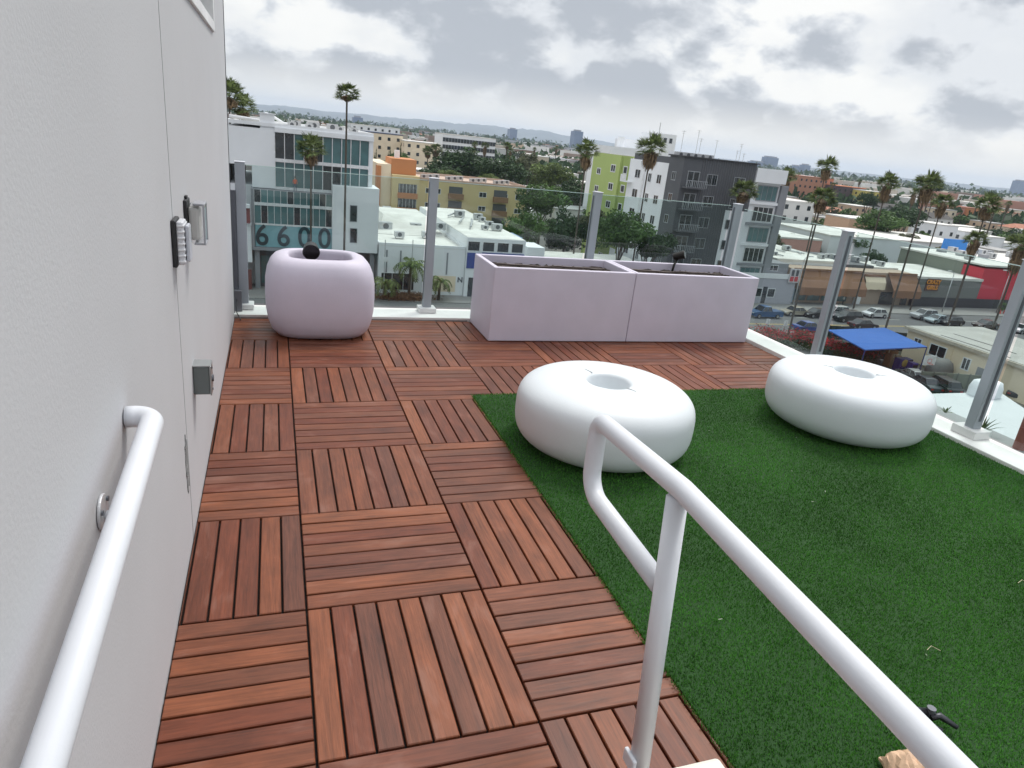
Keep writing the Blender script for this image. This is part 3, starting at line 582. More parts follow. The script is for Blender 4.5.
mb.add([(-K + 2 * K * i / NG, -K + 2 * K * j / NG, GZ) for j in range(NG + 1) for i in range(NG + 1)], [(j * (NG + 1) + i, j * (NG + 1) + i + 1, (j + 1) * (NG + 1) + i + 1, (j + 1) * (NG + 1) + i) for j in range(NG) for i in range(NG)])
struct('ground', mb, ground_mat(), origin=(0, 0, GZ))
RY0, RY1 = 66.0, 81.8
struct('road', MB().box(-60, 420, RY0, RY1, GZ - .1, GZ + .006), m_asph)
struct('parking_lot', MB().box(-60, 75.8, 3, 61.5, GZ - .1, GZ + .006), m_asph)
struct('pavement_far', MB().box(-60, 420, RY1, 88, GZ - .1, GZ + .13), m_pave)
struct('pavement_near', MB().box(-60, 420, 61.6, RY0, GZ - .1, GZ + .13), m_pave)
mb = MB()
for yy in (RY0 + 3.9, RY1 - 3.9):
    x = -50
    while x < 300: mb.box(x, x + 3, yy - .06, yy + .06, GZ + .006, GZ + .012); x += 9
struct('lane_markings', mb, m_line)
mb = MB(); mb.box(-60, 300, 73.7, 73.82, GZ + .006, GZ + .012); mb.box(-60, 300, 74.0, 74.12, GZ + .006, GZ + .012); struct('centre_line_markings', mb, m_yline)
# side street in front of the road crossing behind the 6600 block is hidden; hills
hb = np.random.RandomState(4)
def ridge(name, D0, prof, depth, mat, seed):
    pr = random.Random(seed); n = 220; mb = MB(); vs = []
    rows = [(0, 0), (.35, .45), (.7, .85), (1, 1), (1.5, .8)]
    ph = [pr.uniform(0, 6.28) for _ in range(9)]
    for k_ in range(n + 1):
        ang = -8 + 78 * k_ / n; h = np.interp(ang, [p[0] for p in prof], [p[1] for p in prof])
        h *= .92 * (1 + .05 * math.sin(ang * 1.3 + ph[0]) + .03 * math.sin(ang * 3.1 + ph[1]) + .015 * math.sin(ang * 7.7 + ph[2]))
        a = R_(ang)
        for f, g in rows:
            r = D0 + f * depth + 60 * math.sin(ang * 1.1 + f * 3 + ph[4]); vs.append((math.sin(a) * r, math.cos(a) * r, GZ - 2 + g * h * (1 + .025 * math.sin(ang * 9 + f * 9 + ph[5]))))
    m_ = len(rows); mb.add(vs, [(i * m_ + j, (i + 1) * m_ + j, (i + 1) * m_ + j + 1, i * m_ + j + 1) for i in range(n) for j in range(m_ - 1)])
    return struct(name, mb, mat, smooth=True)
m_hill = M('dry_scrub_hills', (.07, .08, .07), .95, var=.4, vscale=.004)
ridge('hills', 8600, [(-8, 90), (0, 118), (6, 122), (13, 150), (17, 165), (20, 175), (23, 140), (27, 95), (31, 55), (36, 55), (42, 62), (48, 60), (56, 70), (70, 60)], 1500, m_hill, 2)
# ---- oriented boxes on facades
class Fac:
    """a facade: origin p0, unit u along it, outward normal n"""
    def __init__(s, p0, u, n): s.p, s.u, s.n = Vector(p0), Vector(u), Vector(n)
    def box(s, mb, u0, u1, z0, z1, d0, d1, mi=0):
        c = s.p + s.u * ((u0 + u1) / 2) + s.n * ((d0 + d1) / 2); c.z = (z0 + z1) / 2
        return mb.obox(c, s.u * (u1 - u0), s.n * (d1 - d0), (0, 0, z1 - z0), mi)
def window(parent, fac, uc, zc, w_, h_, mf=None, mg=None, bars=1, fr=.08, name='window', proud=.05):
    mf = mf or m_wfr; mg = mg or m_wglass; mb = MB(); a, b_, c, d = uc - w_ / 2, uc + w_ / 2, zc - h_ / 2, zc + h_ / 2
    fac.box(mb, a, a + fr, c, d, -.02, proud); fac.box(mb, b_ - fr, b_, c, d, -.02, proud); fac.box(mb, a + fr, b_ - fr, c, c + fr, -.02, proud); fac.box(mb, a + fr, b_ - fr, d - fr, d, -.02, proud)
    for i in range(bars): x = a + (i + 1) * w_ / (bars + 1); fac.box(mb, x - fr * .35, x + fr * .35, c + fr, d - fr, -.01, proud * .8)
    f = mb.build(name, mf, parent); g = fac.box(MB(), a + fr, b_ - fr, c + fr, d - fr, .006, .016).build('pane', mg, f); return f
def ac_unit(parent, x, y, z, s=1.0, rot=0, name='rooftop_unit'):
    mb = MB(); mb.box(x - .8 * s, x + .8 * s, y - .6 * s, y + .6 * s, z + .15, z + 1.1 * s); mb.box(x - .7 * s, x - .6 * s, y - .5 * s, y + .5 * s, z, z + .15); mb.box(x + .6 * s, x + .7 * s, y - .5 * s, y + .5 * s, z, z + .15)
    o = mb.build(name, m_metal, parent)
    MB().cyl((x, y - .6 * s - .02, z + .65 * s), (x, y - .6 * s, z + .65 * s), .36 * s, n=14).build('fan_grille', m_dkg, o); return o
def parapet(mb, x0, x1, y0, y1, z, h=.5, t=.25, mi=0):
    mb.box(x0, x1, y0, y0 + t, z, z + h, mi); mb.box(x0, x1, y1 - t, y1, z, z + h, mi); mb.box(x0, x0 + t, y0 + t, y1 - t, z, z + h, mi); mb.box(x1 - t, x1, y0 + t, y1 - t, z, z + h, mi)
# ================= the 6600 office building
b = thing('office_building', 'white office block with teal glass curtain walls and the number 6600', 'building', (3, 88, GZ)); occupy(-9, 13, 84, 118)
mb = MB(); mb.box(-5.3, .1, 88, 112, -4.8, -.45); mb.box(-2.6, .1, 88.02, 112, -7.4, -4.8); mb.box(.1, 12, 88.6, 112, -7.2, -.7); mb.box(.1, 12.05, 87.7, 112, -.7, -.15); mb.box(11.55, 12.0, 87.9, 89, -7.2, -.7); mb.box(-5.3, 12, 90, 112, GZ, -7.3)
mb.build('white_volume', m_white, b)
mb = MB(); mb.box(-1.55, .12, 88.1, 90.6, -.45, 1.25); mb.box(-1.7, .3, 88.0, 90.8, 1.25, 1.36); mb.build('stair_penthouse', m_white, b)
mb = MB(); parapet(mb, -5.3, 12, 87.9, 112, -.149, .42, .3); mb.build('parapet', m_white, b)
mb = MB(); mb.box(-5.0, 11.7, 88.3, 111.6, -.148, -.10); mb.build('roof', m_roofw, b)
mb = MB()
for k_ in range(3): mb.tube([(-5.2, 92 + k_ * .9, .55), (-1.7, 92 + k_ * .9, .35)], .22, 10)
mb.build('rooftop_duct', m_metal, b)
for x, y in ((2.2, 91.5), (4.3, 91), (5.0, 93.2), (7.2, 92), (2.8, 96), (4.9, 99), (8.6, 96.5), (9.9, 91.4), (10.4, 98)): ac_unit(b, x, y, -.1, .6 + (x * 7 % 3) * .12)
mb = MB(); mb.tube([(-1, 92, 1.3), (-.2, 92, 1.1), (1.2, 92, .35), (2.4, 92, .1)], .16, 8); mb.build('curved_canopy', m_white, b)
F_ = Fac((0, 87.9, 0), (1, 0, 0), (0, -1, 0))
bay = [.1 + 11.4 * i / 10 for i in range(11)]; pr = random.Random(2)
for (z0, z1) in ((-3.75, -.75), (-7.1, -4.15)):
    for i in range(10):
        F_.box(MB(), bay[i] + .05, bay[i + 1] - .05, z0, z1, -.30, -.22).build('curtain_pane', m_teal if pr.random() < .75 else m_wglass, b)
mb = MB()
for x in bay: F_.box(mb, x - .045, x + .045, -7.15, -.72, -.3, .02)
F_.box(mb, .1, 11.6, -4.15, -3.75, -.3, .08); F_.box(mb, .1, 11.6, -7.45, -7.12, -.3, .08); mb.build('mullion_frame', m_wfr, b)
# projecting glass box
gb = Fac((0, 86.6, 0), (1, 0, 0), (0, -1, 0))
mb = MB(); mb.box(-2.45, 6.9, 86.75, 89, -14.6, -7.5); mb.box(-2.75, -2.45, 86.4, 89, -14.9, -7.4); mb.box(-2.45, 7, 86.4, 89, -14.9, -14.5); mb.build('glass_box_frame', m_conc, b)
for zi, (z0, z1) in enumerate(((-9.05, -7.55), (-11.55, -9.35))):
    for i in range(12):
        x0 = -2.4 + 9.3 * i / 12; gb.box(MB(), x0 + .04, x0 + 9.3 / 12 - .04, z0, z1, -.14, -.06).build('curtain_pane', m_teal if (i * 7 + zi * 3) % 5 else m_wglass, b)
mb = MB()
for i in range(13): x0 = -2.4 + 9.3 * i / 12; gb.box(mb, x0 - .03, x0 + .03, -11.6, -7.5, -.14, .0)
gb.box(mb, -2.4, 6.9, -9.38, -9.02, -.14, .06); gb.box(mb, -2.4, 6.9, -11.75, -11.55, -.14, .06); mb.build('mullion_frame', m_wfr, b)
bd = gb.box(MB(), -2.35, 6.9, -14.45, -11.75, -.14, .0).build('number_band', M('pale_teal_band', (.20, .40, .44), .25, var=.05), b)
def text_obj(txt, size, loc, rot, mat, parent, name, ext=.04, off=.0, align='CENTER'):
    cu = bpy.data.curves.new(name, 'FONT'); cu.body = txt; cu.size = size; cu.extrude = ext; cu.offset = off; cu.align_x = align; cu.align_y = 'CENTER'
    o = bpy.data.objects.new(name + '_curve', cu); COL.objects.link(o); bpy.context.view_layer.update()
    me = bpy.data.meshes.new_from_object(o.evaluated_get(bpy.context.evaluated_depsgraph_get())); bpy.data.objects.remove(o); bpy.data.curves.remove(cu)
    me.materials.clear(); me.materials.append(mat); q = bpy.data.objects.new(name, me); COL.objects.link(q); q.parent = parent; q.location = Vector(loc) - ORG[parent.name]; q.rotation_euler = rot; ORG[q.name] = ORG[parent.name]; return q
for ch, px, py in (('6', 262, 235), ('6', 283.5, 237), ('0', 304.5, 239), ('0', 324.5, 241)):
    p = PY(px, py, 86.55); text_obj(ch, 3.35, (p.x, 86.56, -13.14), (R_(90), 0, 0), M('dark_teal_digit', (.015, .04, .05), .4), bd, 'number_digit', .03, .04).scale = (1.0, 1.08, 1)
mb = MB(); mb.box(6.92, 12.75, 86.3, 92, -14.6, -6.35); mb.build('stair_block', m_white, b)
Fs = Fac((0, 86.3, 0), (1, 0, 0), (0, -1, 0))
for (px0, py0, px1, py1) in ((350, 205, 357, 222), (350, 228, 357, 243)):
    a = PY(px0, py0, 86.3); c = PY(px1, py1, 86.3); window(b, Fs, (a.x + c.x) / 2, (a.z + c.z) / 2, abs(c.x - a.x), abs(c.z - a.z), m_conc, m_wglass, 0)
mb = MB(); mb.box(-2.6, 12.6, 89.0, 91, GZ, -14.9); mb.build('ground_floor_recess', m_dkg, b)
for x in (-2.2, 2.2, 6.9, 12.2): MB().box(x - .3, x + .3, 87, 87.6, GZ, -14.85).build('column', m_conc, b)
mb = MB()
for i in range(8): x = -1.8 + i * 1.15; mb.box(x, x + 1.0, 88.93, 88.99, GZ + .4, -16)
mb.build('shopfront', m_teal, b)
# grey neighbour on the far left (seen beside the wall corner)
b = thing('side_building', 'grey building with dark red panel and white canopy seen through the first glass panel', 'building', (-10, 90, GZ)); occupy(-22, -5.4, 84, 115)
MB().box(-22, -5.4, 90, 112, GZ, -4.9).build('wall', m_conc, b); MB().box(-14, -2.8, 86.6, 89.9, -16.5, -12).build('white_block', m_white, b)
MB().box(-9, -2.9, 85.9, 86.55, -11.6, -9.8).build('red_panel', M('dull_red_panel', (.22, .06, .06), .7), b); MB().box(-9, -2.9, 85.5, 86.6, -9.7, -9.3).build('canopy_edge', m_white, b)
MB().box(-12, -2.9, 86.0, 86.5, GZ, -17.4).build('brick_base', M('dark_red_brick', (.16, .06, .055), .85), b)
# ================= white showroom
b = thing('showroom_building', 'low white showroom with roof ducts, slot windows and a blue fascia panel', 'building', (22, 86, GZ)); occupy(12.6, 34, 84, 126)
mb = MB(); mb.box(12.9, 24.7, 86, 122, GZ, -13.5); mb.build('main_hall', m_white, b)
mb = MB(); mb.box(24.75, 33.2, 85.6, 120, GZ, -11.75); mb.build('office_wing', m_white, b)
mb = MB(); mb.box(12.95, 24.7, 86.05, 122, -13.5, -13.44); mb.build('hall_roof', m_roofw, b); mb = MB(); mb.box(24.8, 33.1, 85.8, 119.8, -11.74, -11.68); mb.build('wing_roof', m_roofw, b)
mb = MB(); parapet(mb, 12.9, 24.7, 86, 122, -13.43, .35, .2); mb.build('parapet', m_white, b)
mb = MB(); mb.add([(14, 96, -13.4), (24, 96, -13.4), (24, 118, -13.4), (14, 118, -13.4), (16, 104, -11.6), (23, 104, -11.6), (23, 114, -11.6), (16, 114, -11.6)], [(0, 1, 5, 4), (1, 2, 6, 5), (2, 3, 7, 6), (3, 0, 4, 7), (4, 5, 6, 7)]); mb.build('raised_skylight_roof', m_roofw, b)
F1 = Fac((0, 86, 0), (1, 0, 0), (0, -1, 0)); F2 = Fac((0, 85.6, 0), (1, 0, 0), (0, -1, 0))
for px in (387, 401, 448):
    p = PY(px, 250, 86); F1.box(MB(), p.x - .1, p.x + .1, -17.0, -14.0, -.02, .06).build('wall_slot', m_conc, b)
a = PY(381, 268, 86); c = PY(414, 286, 86); window(b, F1, (a.x + c.x) / 2, -18.2, c.x - a.x, 2.4, m_white, m_wglass, 2)
a = PY(434, 272, 86); c = PY(455, 288, 86)
F1.box(MB(), a.x, c.x, -19.4, -17.2, .0, .02).build('garden_recess', m_cream, b)
for i in range(4): window(b, F2, 25.7 + i * 2.1, -12.85, 1.75, 1.35, m_wfr, m_wglass, 0)
F2.box(MB(), 24.85, 26.9, -15.9, -13.75, .01, .12).build('blue_panel', M('royal_blue_fascia', (.03, .06, .28), .4), b)
F2.box(MB(), 26.95, 33.1, -14.25, -13.65, .01, .12).build('blue_fascia', MATS['royal_blue_fascia'], b)
text_obj('N', 1.0, (24.2, 85.97, -17.7), (R_(90), 0, 0), m_dkg, b, 'door_letter', .03, .03)
F2.box(MB(), 25.3, 27.3, GZ + .1, -17.2, .01, .05).build('entrance_door', m_wglass, b)
F2.box(MB(), 28.2, 32.6, GZ + .4, -16.4, .01, .05).build('shop_window', m_teal, b)
pr = random.Random(8)
for i in range(10): ac_unit(b, pr.uniform(14.5, 23.5), pr.uniform(92, 118), -13.35 if i % 2 else -12.6, pr.uniform(.7, 1.2))
for i in range(6): ac_unit(b, pr.uniform(26, 32), pr.uniform(90, 117), -11.65, pr.uniform(.6, 1.0))
mb = MB()
for i in range(6):
    x, y = pr.uniform(14, 22), pr.uniform(90, 116); mb.tube([(x, y, -12.9), (x + pr.uniform(-1, 1), y + pr.uniform(3, 8), -12.8)], .15, 8)
for i in range(4):
    x, y = pr.uniform(26, 29), pr.uniform(90, 110); mb.tube([(x, y, -11.3), (x + pr.uniform(1, 3), y + pr.uniform(3, 8), -11.2)], .15, 8)
mb.build('roof_pipework', m_metal, b)
# low white annexe to its right
b = thing('white_annexe', 'long low white annexe with flat roof behind the long lilac planters', 'building', (45, 88, GZ)); occupy(34, 57, 84, 102)
MB().box(33.4, 56.6, 88, 101, GZ, -15.9).build('wall', m_white, b); MB().box(33.3, 56.7, 87.9, 101.1, -15.9, -15.5).build('roof', m_roofw, b)
MB().box(34.5, 37.2, 88.2, 93, -15.5, -13.0).build('plant_room', m_white, b); MB().box(33.5, 35.3, 93, 98, -15.5, -12.4).build('blue_tank', M('pale_blue_tank', (.22, .32, .48), .5), b)
Fa = Fac((0, 88, 0), (1, 0, 0), (0, -1, 0))
for i in range(7): window(b, Fa, 35.5 + i * 3, -17.8, 2.0, 1.8)
# ================= yellow apartment block
Yb = 140.0; pa = PY(392, 205, Yb)
b = thing('tan_apartment_block', 'tan stucco apartment block with brown balconies and an orange stair tower', 'apartment block', (36, Yb, GZ)); occupy(18, 56, 136, 162)
mb = MB(); mb.box(27.9, 52.0, Yb, 158, GZ, -8.6); mb.build('main_wall', m_tan, b); mb = MB(); mb.box(28, 52, Yb + .1, 158, -8.6, -8.5); parapet(mb, 27.9, 52, Yb, 158, -8.5, .5, .3); mb.build('roof', M('pinkish_roof_felt', (.45, .34, .27), .9, var=.1, vscale=.4, dirt=.4, dirtcol=(.55, .5, .45)), b)
mb = MB(); mb.box(22.4, 27.85, Yb - 3, 156, GZ, -7.7); mb.build('front_wing', m_tan, b); MB().box(19.6, 22.35, Yb - 1, 156, GZ, -5.9).build('side_wing', m_cream, b)
MB().box(22.3, 27.4, Yb - 1, 147, -7.65, -4.7).build('stair_tower', m_orange, b); MB().box(23.6, 24.6, 143, 144, -4.7, -3.2).build('chimney', m_white, b); MB().box(19.5, 20.3, Yb - 1.3, 141, -19, -6.3).build('orange_pier', m_orange, b)
Fb = Fac((0, Yb, 0), (1, 0, 0), (0, -1, 0)); Fw = Fac((0, Yb - 3, 0), (1, 0, 0), (0, -1, 0))
m_balc = M('brown_balcony_panel', (.28, .16, .09), .8)
for k_, zc in enumerate((-10.2, -13.1, -16.0)):
    o = Fw.box(MB(), 23.6, 27.4, zc - .9, zc + .9, -.0, .03).build('balcony_opening', m_wglass, b); Fw.box(MB(), 23.5, 27.5, zc - 1.9, zc - .85, .0, .5).build('balcony_front', m_orange if k_ < 2 else m_balc, o)
    mb = MB()
    for q in range(6): Fw.box(mb, 23.8 + q * .7, 23.86 + q * .7, zc - .85, zc + .9, .035, .06)
    mb.build('shutter_bars', m_wfr, o)
    for (x0, kind) in ((31.0, 'w'), (34.6, 'w'), (33.6, 'b'), (41.0, 'w'), (45.8, 'w'), (43.0, 'b'), (29.4, 'w'), (49.2, 'w')):
        if kind == 'w': window(b, Fb, x0 + 1.2, zc - .3, 1.7, 1.1, m_wfr, m_wglass, 1, .1)
        else:
            x0 = {33.6: 36.0, 43.0: 44.0}[x0]
    for xb in (35.1, 45.0):
        o = Fb.box(MB(), xb - .35, xb + 2.6, zc - .9, zc + .9, .03, .07).build('balcony_opening', m_dkg, b); Fb.box(MB(), xb - .5, xb + 2.75, zc - 1.6, zc - .5, .1, .9).build('balcony_front', m_balc, o)
for i in range(12): ac_unit(b, 30 + i * 1.8, 144 + (i % 3) * 2, -8.45, .8)
# ================= green / white / grey apartment complex
XC = 57.6
b = thing('green_apartment_house', 'lime green apartment house with small white framed windows', 'apartment block', (60, 110, GZ)); occupy(56, 78, 86, 124)
MB().box(XC, 74, 108.5, 120, GZ, .62).build('wall', m_green, b); MB().box(XC + .3, 73.7, 108.8, 119.7, .62, .70).build('roof', m_roofg, b)
MB().box(XC + .4, 74, 105.0, 108.45, GZ, .60).build('recessed_wall', m_greend, b)
Fg = Fac((XC, 0, 0), (0, -1, 0), (-1, 0, 0)); Fg2 = Fac((XC + .4, 0, 0), (0, -1, 0), (-1, 0, 0))
for r in range(6):
    zc = -1.7 - 3.15 * r
    window(b, Fg, -111.0, zc, 1.9, 1.35, m_wfr, m_wglass, 1, .16); window(b, Fg, -116.8, zc - .9, 1.7, 1.2, m_wfr, m_wglass, 1, .16); window(b, Fg2, -107.0, zc, 1.5, 1.35, m_wfr, m_wglass, 0, .16)
b = thing('white_apartment_house', 'white rendered apartment house between the green and the charcoal ones', 'apartment block', (60, 98, GZ))
MB().box(XC, 74, 92.2, 104.9, GZ, .35).build('wall', m_white, b); MB().box(XC + .3, 73.7, 92.5, 104.6, .35, .44).build('roof', m_roofw, b)
MB().box(XC - .15, XC, 99.2, 99.6, GZ, .3).build('downpipe', m_wfr, b)
for r in range(6):
    zc = -1.9 - 3.15 * r
    for yy, w_ in ((101.6, 1.9), (97.4, 1.2), (94.4, 1.5)): window(b, Fg, -yy, zc - (.3 if yy < 98 else 0), w_, 1.5, m_wfr, m_wglass, 1, .12)
    if r % 2 == 0:
        o = MB().box(XC - 1.3, XC - .001, 103.2, 105.2, zc - 1.6, zc - 1.45).build('balcony_slab', m_white, b); MB().box(XC - 1.3, XC - 1.2, 103.2, 105.2, zc - 1.45, zc - .4).build('balcony_railing', m_wfr, o)
for k_, (x0, x1, y0, y1, z0, z1) in enumerate(((60, 66, 94, 97, .44, 2.2), (64, 72, 99, 103, .44, 1.6))): MB().box(x0, x1, y0, y1, z0, z1).build('roof_hut', m_white, b)
m_gfr = M('pale_grey_window_bar', (.36, .38, .40), .5)
b = thing('charcoal_apartment_house', 'charcoal ribbed apartment house with stacked balconies and rooftop antennas', 'apartment block', (64, 90, GZ))
MB().box(XC, 66.4, 88.0, 92.15, GZ, 1.55).build('wall', m_dkg, b); MB().box(66.4, 70.6, 88.0, 92.15, -5.6, 1.55).build('upper_wall', m_dkg, b); MB().box(66.4, 70.6, 88.0, 92.15, GZ, -5.6).build('lower_wall', m_white, b); MB().box(XC + .2, 70.5, 92.15, 104, GZ, 1.3).build('rear_wall', m_dkg, b)
MB().box(XC - .3, 70.9, 87.7, 92.3, 1.55, 1.72).build('roof_edge', M('dark_roof_edge', (.05, .05, .055), .7), b)
Ff = Fac((0, 88, 0), (1, 0, 0), (0, -1, 0)); mb = MB(); x = 60.9
while x < 70.5: Ff.box(mb, x, x + .07, -5.5 if x > 66.4 else GZ + 3, 1.5, .0, .07); x += .42
mb.build('cladding_ribs', M('charcoal_rib', (.13, .135, .15), .6), b)
for r in range(6):
    zc = -1.35 - 3.2 * r
    window(b, Ff, 62.9, zc, 1.9, 1.6, m_gfr, m_wglass, 1, .07, proud=.1); window(b, Ff, 67.9, zc, 2.0, 1.5, m_gfr, m_wglass, 1, .07, proud=.1)
    o = Ff.box(MB(), 58.6, 60.6, zc - 1.2, zc + .9, .01, .04).build('balcony_door', m_wglass, b); mb = MB(); Ff.box(mb, 58.55, 58.65, zc - 1.2, zc + .95, .03, .07); Ff.box(mb, 59.55, 59.65, zc - 1.2, zc + .9, .03, .07); Ff.box(mb, 60.55, 60.65, zc - 1.2, zc + .95, .03, .07); Ff.box(mb, 58.5, 60.7, zc + .9, zc + 1.0, .03, .07); mb.build('door_frame', m_gfr, o)
    o = Ff.box(MB(), 57.9, 61.4, zc - 1.5, zc - 1.3, .0, 1.4).build('balcony_slab', m_dkg, b); mb = MB(); Ff.box(mb, 57.9, 61.4, zc - .35, zc - .28, 1.33, 1.4)
    for q in range(12): Ff.box(mb, 57.9 + q * .31, 57.95 + q * .31, zc - 1.3, zc - .35, 1.34, 1.39)
    mb.build('balcony_railing', m_gfr, o)
    window(b, Fg, -90.2, zc, 1.2, 1.3, m_gfr, m_wglass, 1, .1)
pr = random.Random(4)
for (px, py, top) in ((679, 158, 131), (694, 158, 128), (697, 160, 140), (713, 160, 140), (738, 160, 141), (735, 160, 150), (742, 160, 153)):
    p = PY(px - 3, py, 92); h = (py - top) * .14 + .6; mb = MB(); mb.cyl((p.x, 91, 1.3), (p.x, 91, 1.72 + h * .8), .03, n=6); mb.box(p.x - .35, p.x + .35, 90.98, 91.02, 1.6 + h * .8, 1.64 + h * .8); mb.box(p.x - .2, p.x + .2, 90.98, 91.02, 1.3 + h * .8, 1.34 + h * .8); mb.build('roof_antenna', m_metal, b)
for i in range(5): ac_unit(b, 58.6 + i * 1.3, 91.3, 1.3, .8)
# white framed wing right of it
b = thing('glazed_corner_house', 'white boxed apartment wing with large gridded windows and grey corner column', 'apartment block', (73, 88, GZ))
MB().box(70.65, 76.2, 88.6, 101, GZ, .9).build('wall', m_white, b); mb = MB(); mb.box(70.7, 76.5, 87.8, 88.55, -1.0, 1.1); mb.build('white_frame', m_white, b); MB().box(76.25, 77.6, 88.2, 99, GZ, -1.2).build('corner_column', m_conc, b)
Fh = Fac((0, 88.55, 0), (1, 0, 0), (0, -1, 0))
for r in range(5):
    zc = -2.6 - 3.25 * r; window(b, Fh, 73.9, zc, 3.9, 2.4, m_wfr if r % 2 else m_conc, m_teal if r % 2 == 0 else m_wglass, 3, .12); Fh.box(MB(), 70.7, 76.2, zc - 1.75, zc - 1.35, .0, .3).build('floor_band', m_conc if r % 2 else m_white, b)
mb = MB(); mb.box(71, 76.2, 89, 100, .9, 1.0); mb.build('roof_garden', m_roofg, b)
# tall pale building behind the white house
b = thing('hospital_tower', 'pale stepped tower block rising behind the white apartment house', 'tower', (95, 160, GZ)); occupy(85, 115, 150, 175)
def pxbox(mb, x0, x1, ytop, Y, zb, dep=10):
    a = PY(x0, ytop, Y); c = PY(x1, ytop + (x1 - x0) * .11, Y); mb.box(a.x, c.x, Y, Y + dep, zb, (a.z + c.z) / 2); return (a.x, c.x, (a.z + c.z) / 2)
mb = MB(); pxbox(mb, 611, 640, 146, 155, GZ, 12); mb.build('lower_block', m_white, b); mb = MB(); pxbox(mb, 637, 672, 140, 157, GZ, 12); mb.build('middle_block', m_white, b)
mb = MB(); x0, x1, zt_ = pxbox(mb, 657, 677, 133, 154, GZ, 8); mb.build('top_block', m_white, b)
Ft = Fac((0, 154, 0), (1, 0, 0), (0, -1, 0))
for i in range(3): window(b, Ft, x0 + 1 + i * 1.6, zt_ - 1.5, .9, 1.2, m_conc, m_wglass, 0)
MB().cyl(((x0 + x1) / 2, 158, zt_), ((x0 + x1) / 2, 158, zt_ + 2.6), .12, n=8).build('roof_antenna', m_metal, b)
for px, r in ((625, .9), (649, .8)):
    p = PY(px, 138, 157); MB().cyl((p.x, 159, p.z - 3), (p.x, 159, p.z + .2), r, n=14).build('roof_cupola', m_white, b)
# ================= storefronts along the road
b = thing('grey_storefront', 'two storey grey storefront with an upper terrace and red and white poster', 'shop', (77, 88, GZ)); occupy(70, 84, 84, 100)
MB().box(71.2, 81.9, 89, 98, GZ, -13.6).build('wall', m_conc, b); MB().box(70.8, 82.0, 86.6, 89, GZ, -15.7).build('lower_wall', M('pale_grey_shopfront', (.42, .42, .47), .7, var=.05), b); MB().box(70.8, 82.0, 86.5, 86.6, -15.7, -14.9).build('terrace_parapet', m_white, b)
Fl = Fac((0, 86.6, 0), (1, 0, 0), (0, -1, 0)); Fu = Fac((0, 89, 0), (1, 0, 0), (0, -1, 0))
for x in (72.5, 74.9, 77.5): window(b, Fl, x, -18.1, 1.5, 1.5, m_white, m_wglass, 0)
Fl.box(MB(), 75.4 + .4, 76.6, GZ + .15, -17.1, .01, .05).build('door', m_wglass, b)
for x in (72.6, 76.0, 78.8): window(b, Fu, x, -14.4, 2.0, 1.0, m_wfr, m_wglass, 1)
a = PY(785, 277, 86.4); o = MB().box(80.2, 82.2, 86.3, 86.45, -16.2, -13.9).build('poster', M('poster_white', (.6, .58, .6), .6), b)
mb = MB(); mb.box(80.4, 81.1, 86.26, 86.298, -16.0, -15.2); mb.box(81.3, 82.0, 86.26, 86.298, -16.0, -15.2); mb.build('red_lettering_block', M('poster_red', (.55, .05, .06), .6), o); mb = MB(); mb.box(80.5, 81.0, 86.26, 86.298, -15.1, -14.1); mb.box(81.4, 81.9, 86.26, 86.298, -15.1, -14.1); mb.build('dark_figures', m_dkg, o)
XE = 110.0
b = thing('awning_shop', 'long low shop with brown scalloped canvas awnings and a white roof', 'shop', (98, 88, GZ)); occupy(82.1, 114, 84, 115)
MB().box(82.3, XE, 88.3, 92.5, GZ, -14.2).build('front_wall', M('brownish_tan_wall', (.40, .31, .24), .8, var=.06), b); MB().box(82.3, 96.5, 92.6, 113, GZ, -13.7).build('left_hall', m_white, b); MB().box(96.6, XE, 92.6, 106, GZ, -14.3).build('right_hall', m_cream, b)
MB().box(82.2, 96.6, 92.5, 113.1, -13.7, -13.3).build('white_roof', m_roofw, b); MB().box(96.7, 104, 92.5, 106.1, -14.3, -13.7).build('dark_roof', m_dkg, b); MB().box(104.1, XE, 92.5, 106.1, -14.3, -13.9).build('pale_roof', m_roofw, b)
m_stripe = m_awn
for k_, (x0, x1) in enumerate(((82.6, 97.2), (98.0, 102.6), (103.3, XE - .1))):
    mb = MB(); n = int((x1 - x0) / .45); zt1, zb1 = (-14.4, -18.1) if k_ != 1 else (-14.9, -17.0)
    vs = []
    for i in range(n + 1):
        x = x0 + (x1 - x0) * i / n; sc = .12 * abs(math.sin(i * .9)); vs += [(x, 88.2, zt1), (x, 86.2 if k_ != 1 else 87.6, zb1 + 1.2), (x, 86.1 if k_ != 1 else 87.5, zb1 - sc)]
    mb.add(vs, [(i * 3 + j, i * 3 + 3 + j, i * 3 + 4 + j, i * 3 + 1 + j) for i in range(n) for j in range(2)]); o = mb.build('awning', m_awn if k_ != 1 else m_cream, b); so_ = o.modifiers.new('thick', 'SOLIDIFY'); so_.thickness = .05
    mb = MB(); mb.box(x0, x1, 88.0, 88.35, zt1, zt1 + .35); mb.build('awning_box', m_awn, o)
Fk = Fac((0, 88.3, 0), (1, 0, 0), (0, -1, 0))
for i in range(4): window(b, Fk, 85.0 + i * 3.0, -18.6, 2.6, 1.9, m_dkg, m_teal, 1)
MB().box(96.9, 98.2, 87.9, 88.28, GZ + .14, -17.6).build('white_pillar', m_white, b); MB().box(82.3, 83.4, 87.9, 88.28, GZ + .14, -17.4).build('pale_blue_pillar', M('pale_blue_panel', (.45, .6, .72), .6), b)
Fk.box(MB(), 102.8, 106.6, GZ + .14, -17.6, .01, .06).build('garage_dark_sheet', m_wglass, b)  # flat dark sheet, the unlit garage interior put into its colour
Fk.box(MB(), 107.9, 109.4, GZ + .14, -17.6, .01, .06).build('dark_doorway', m_wglass, b)
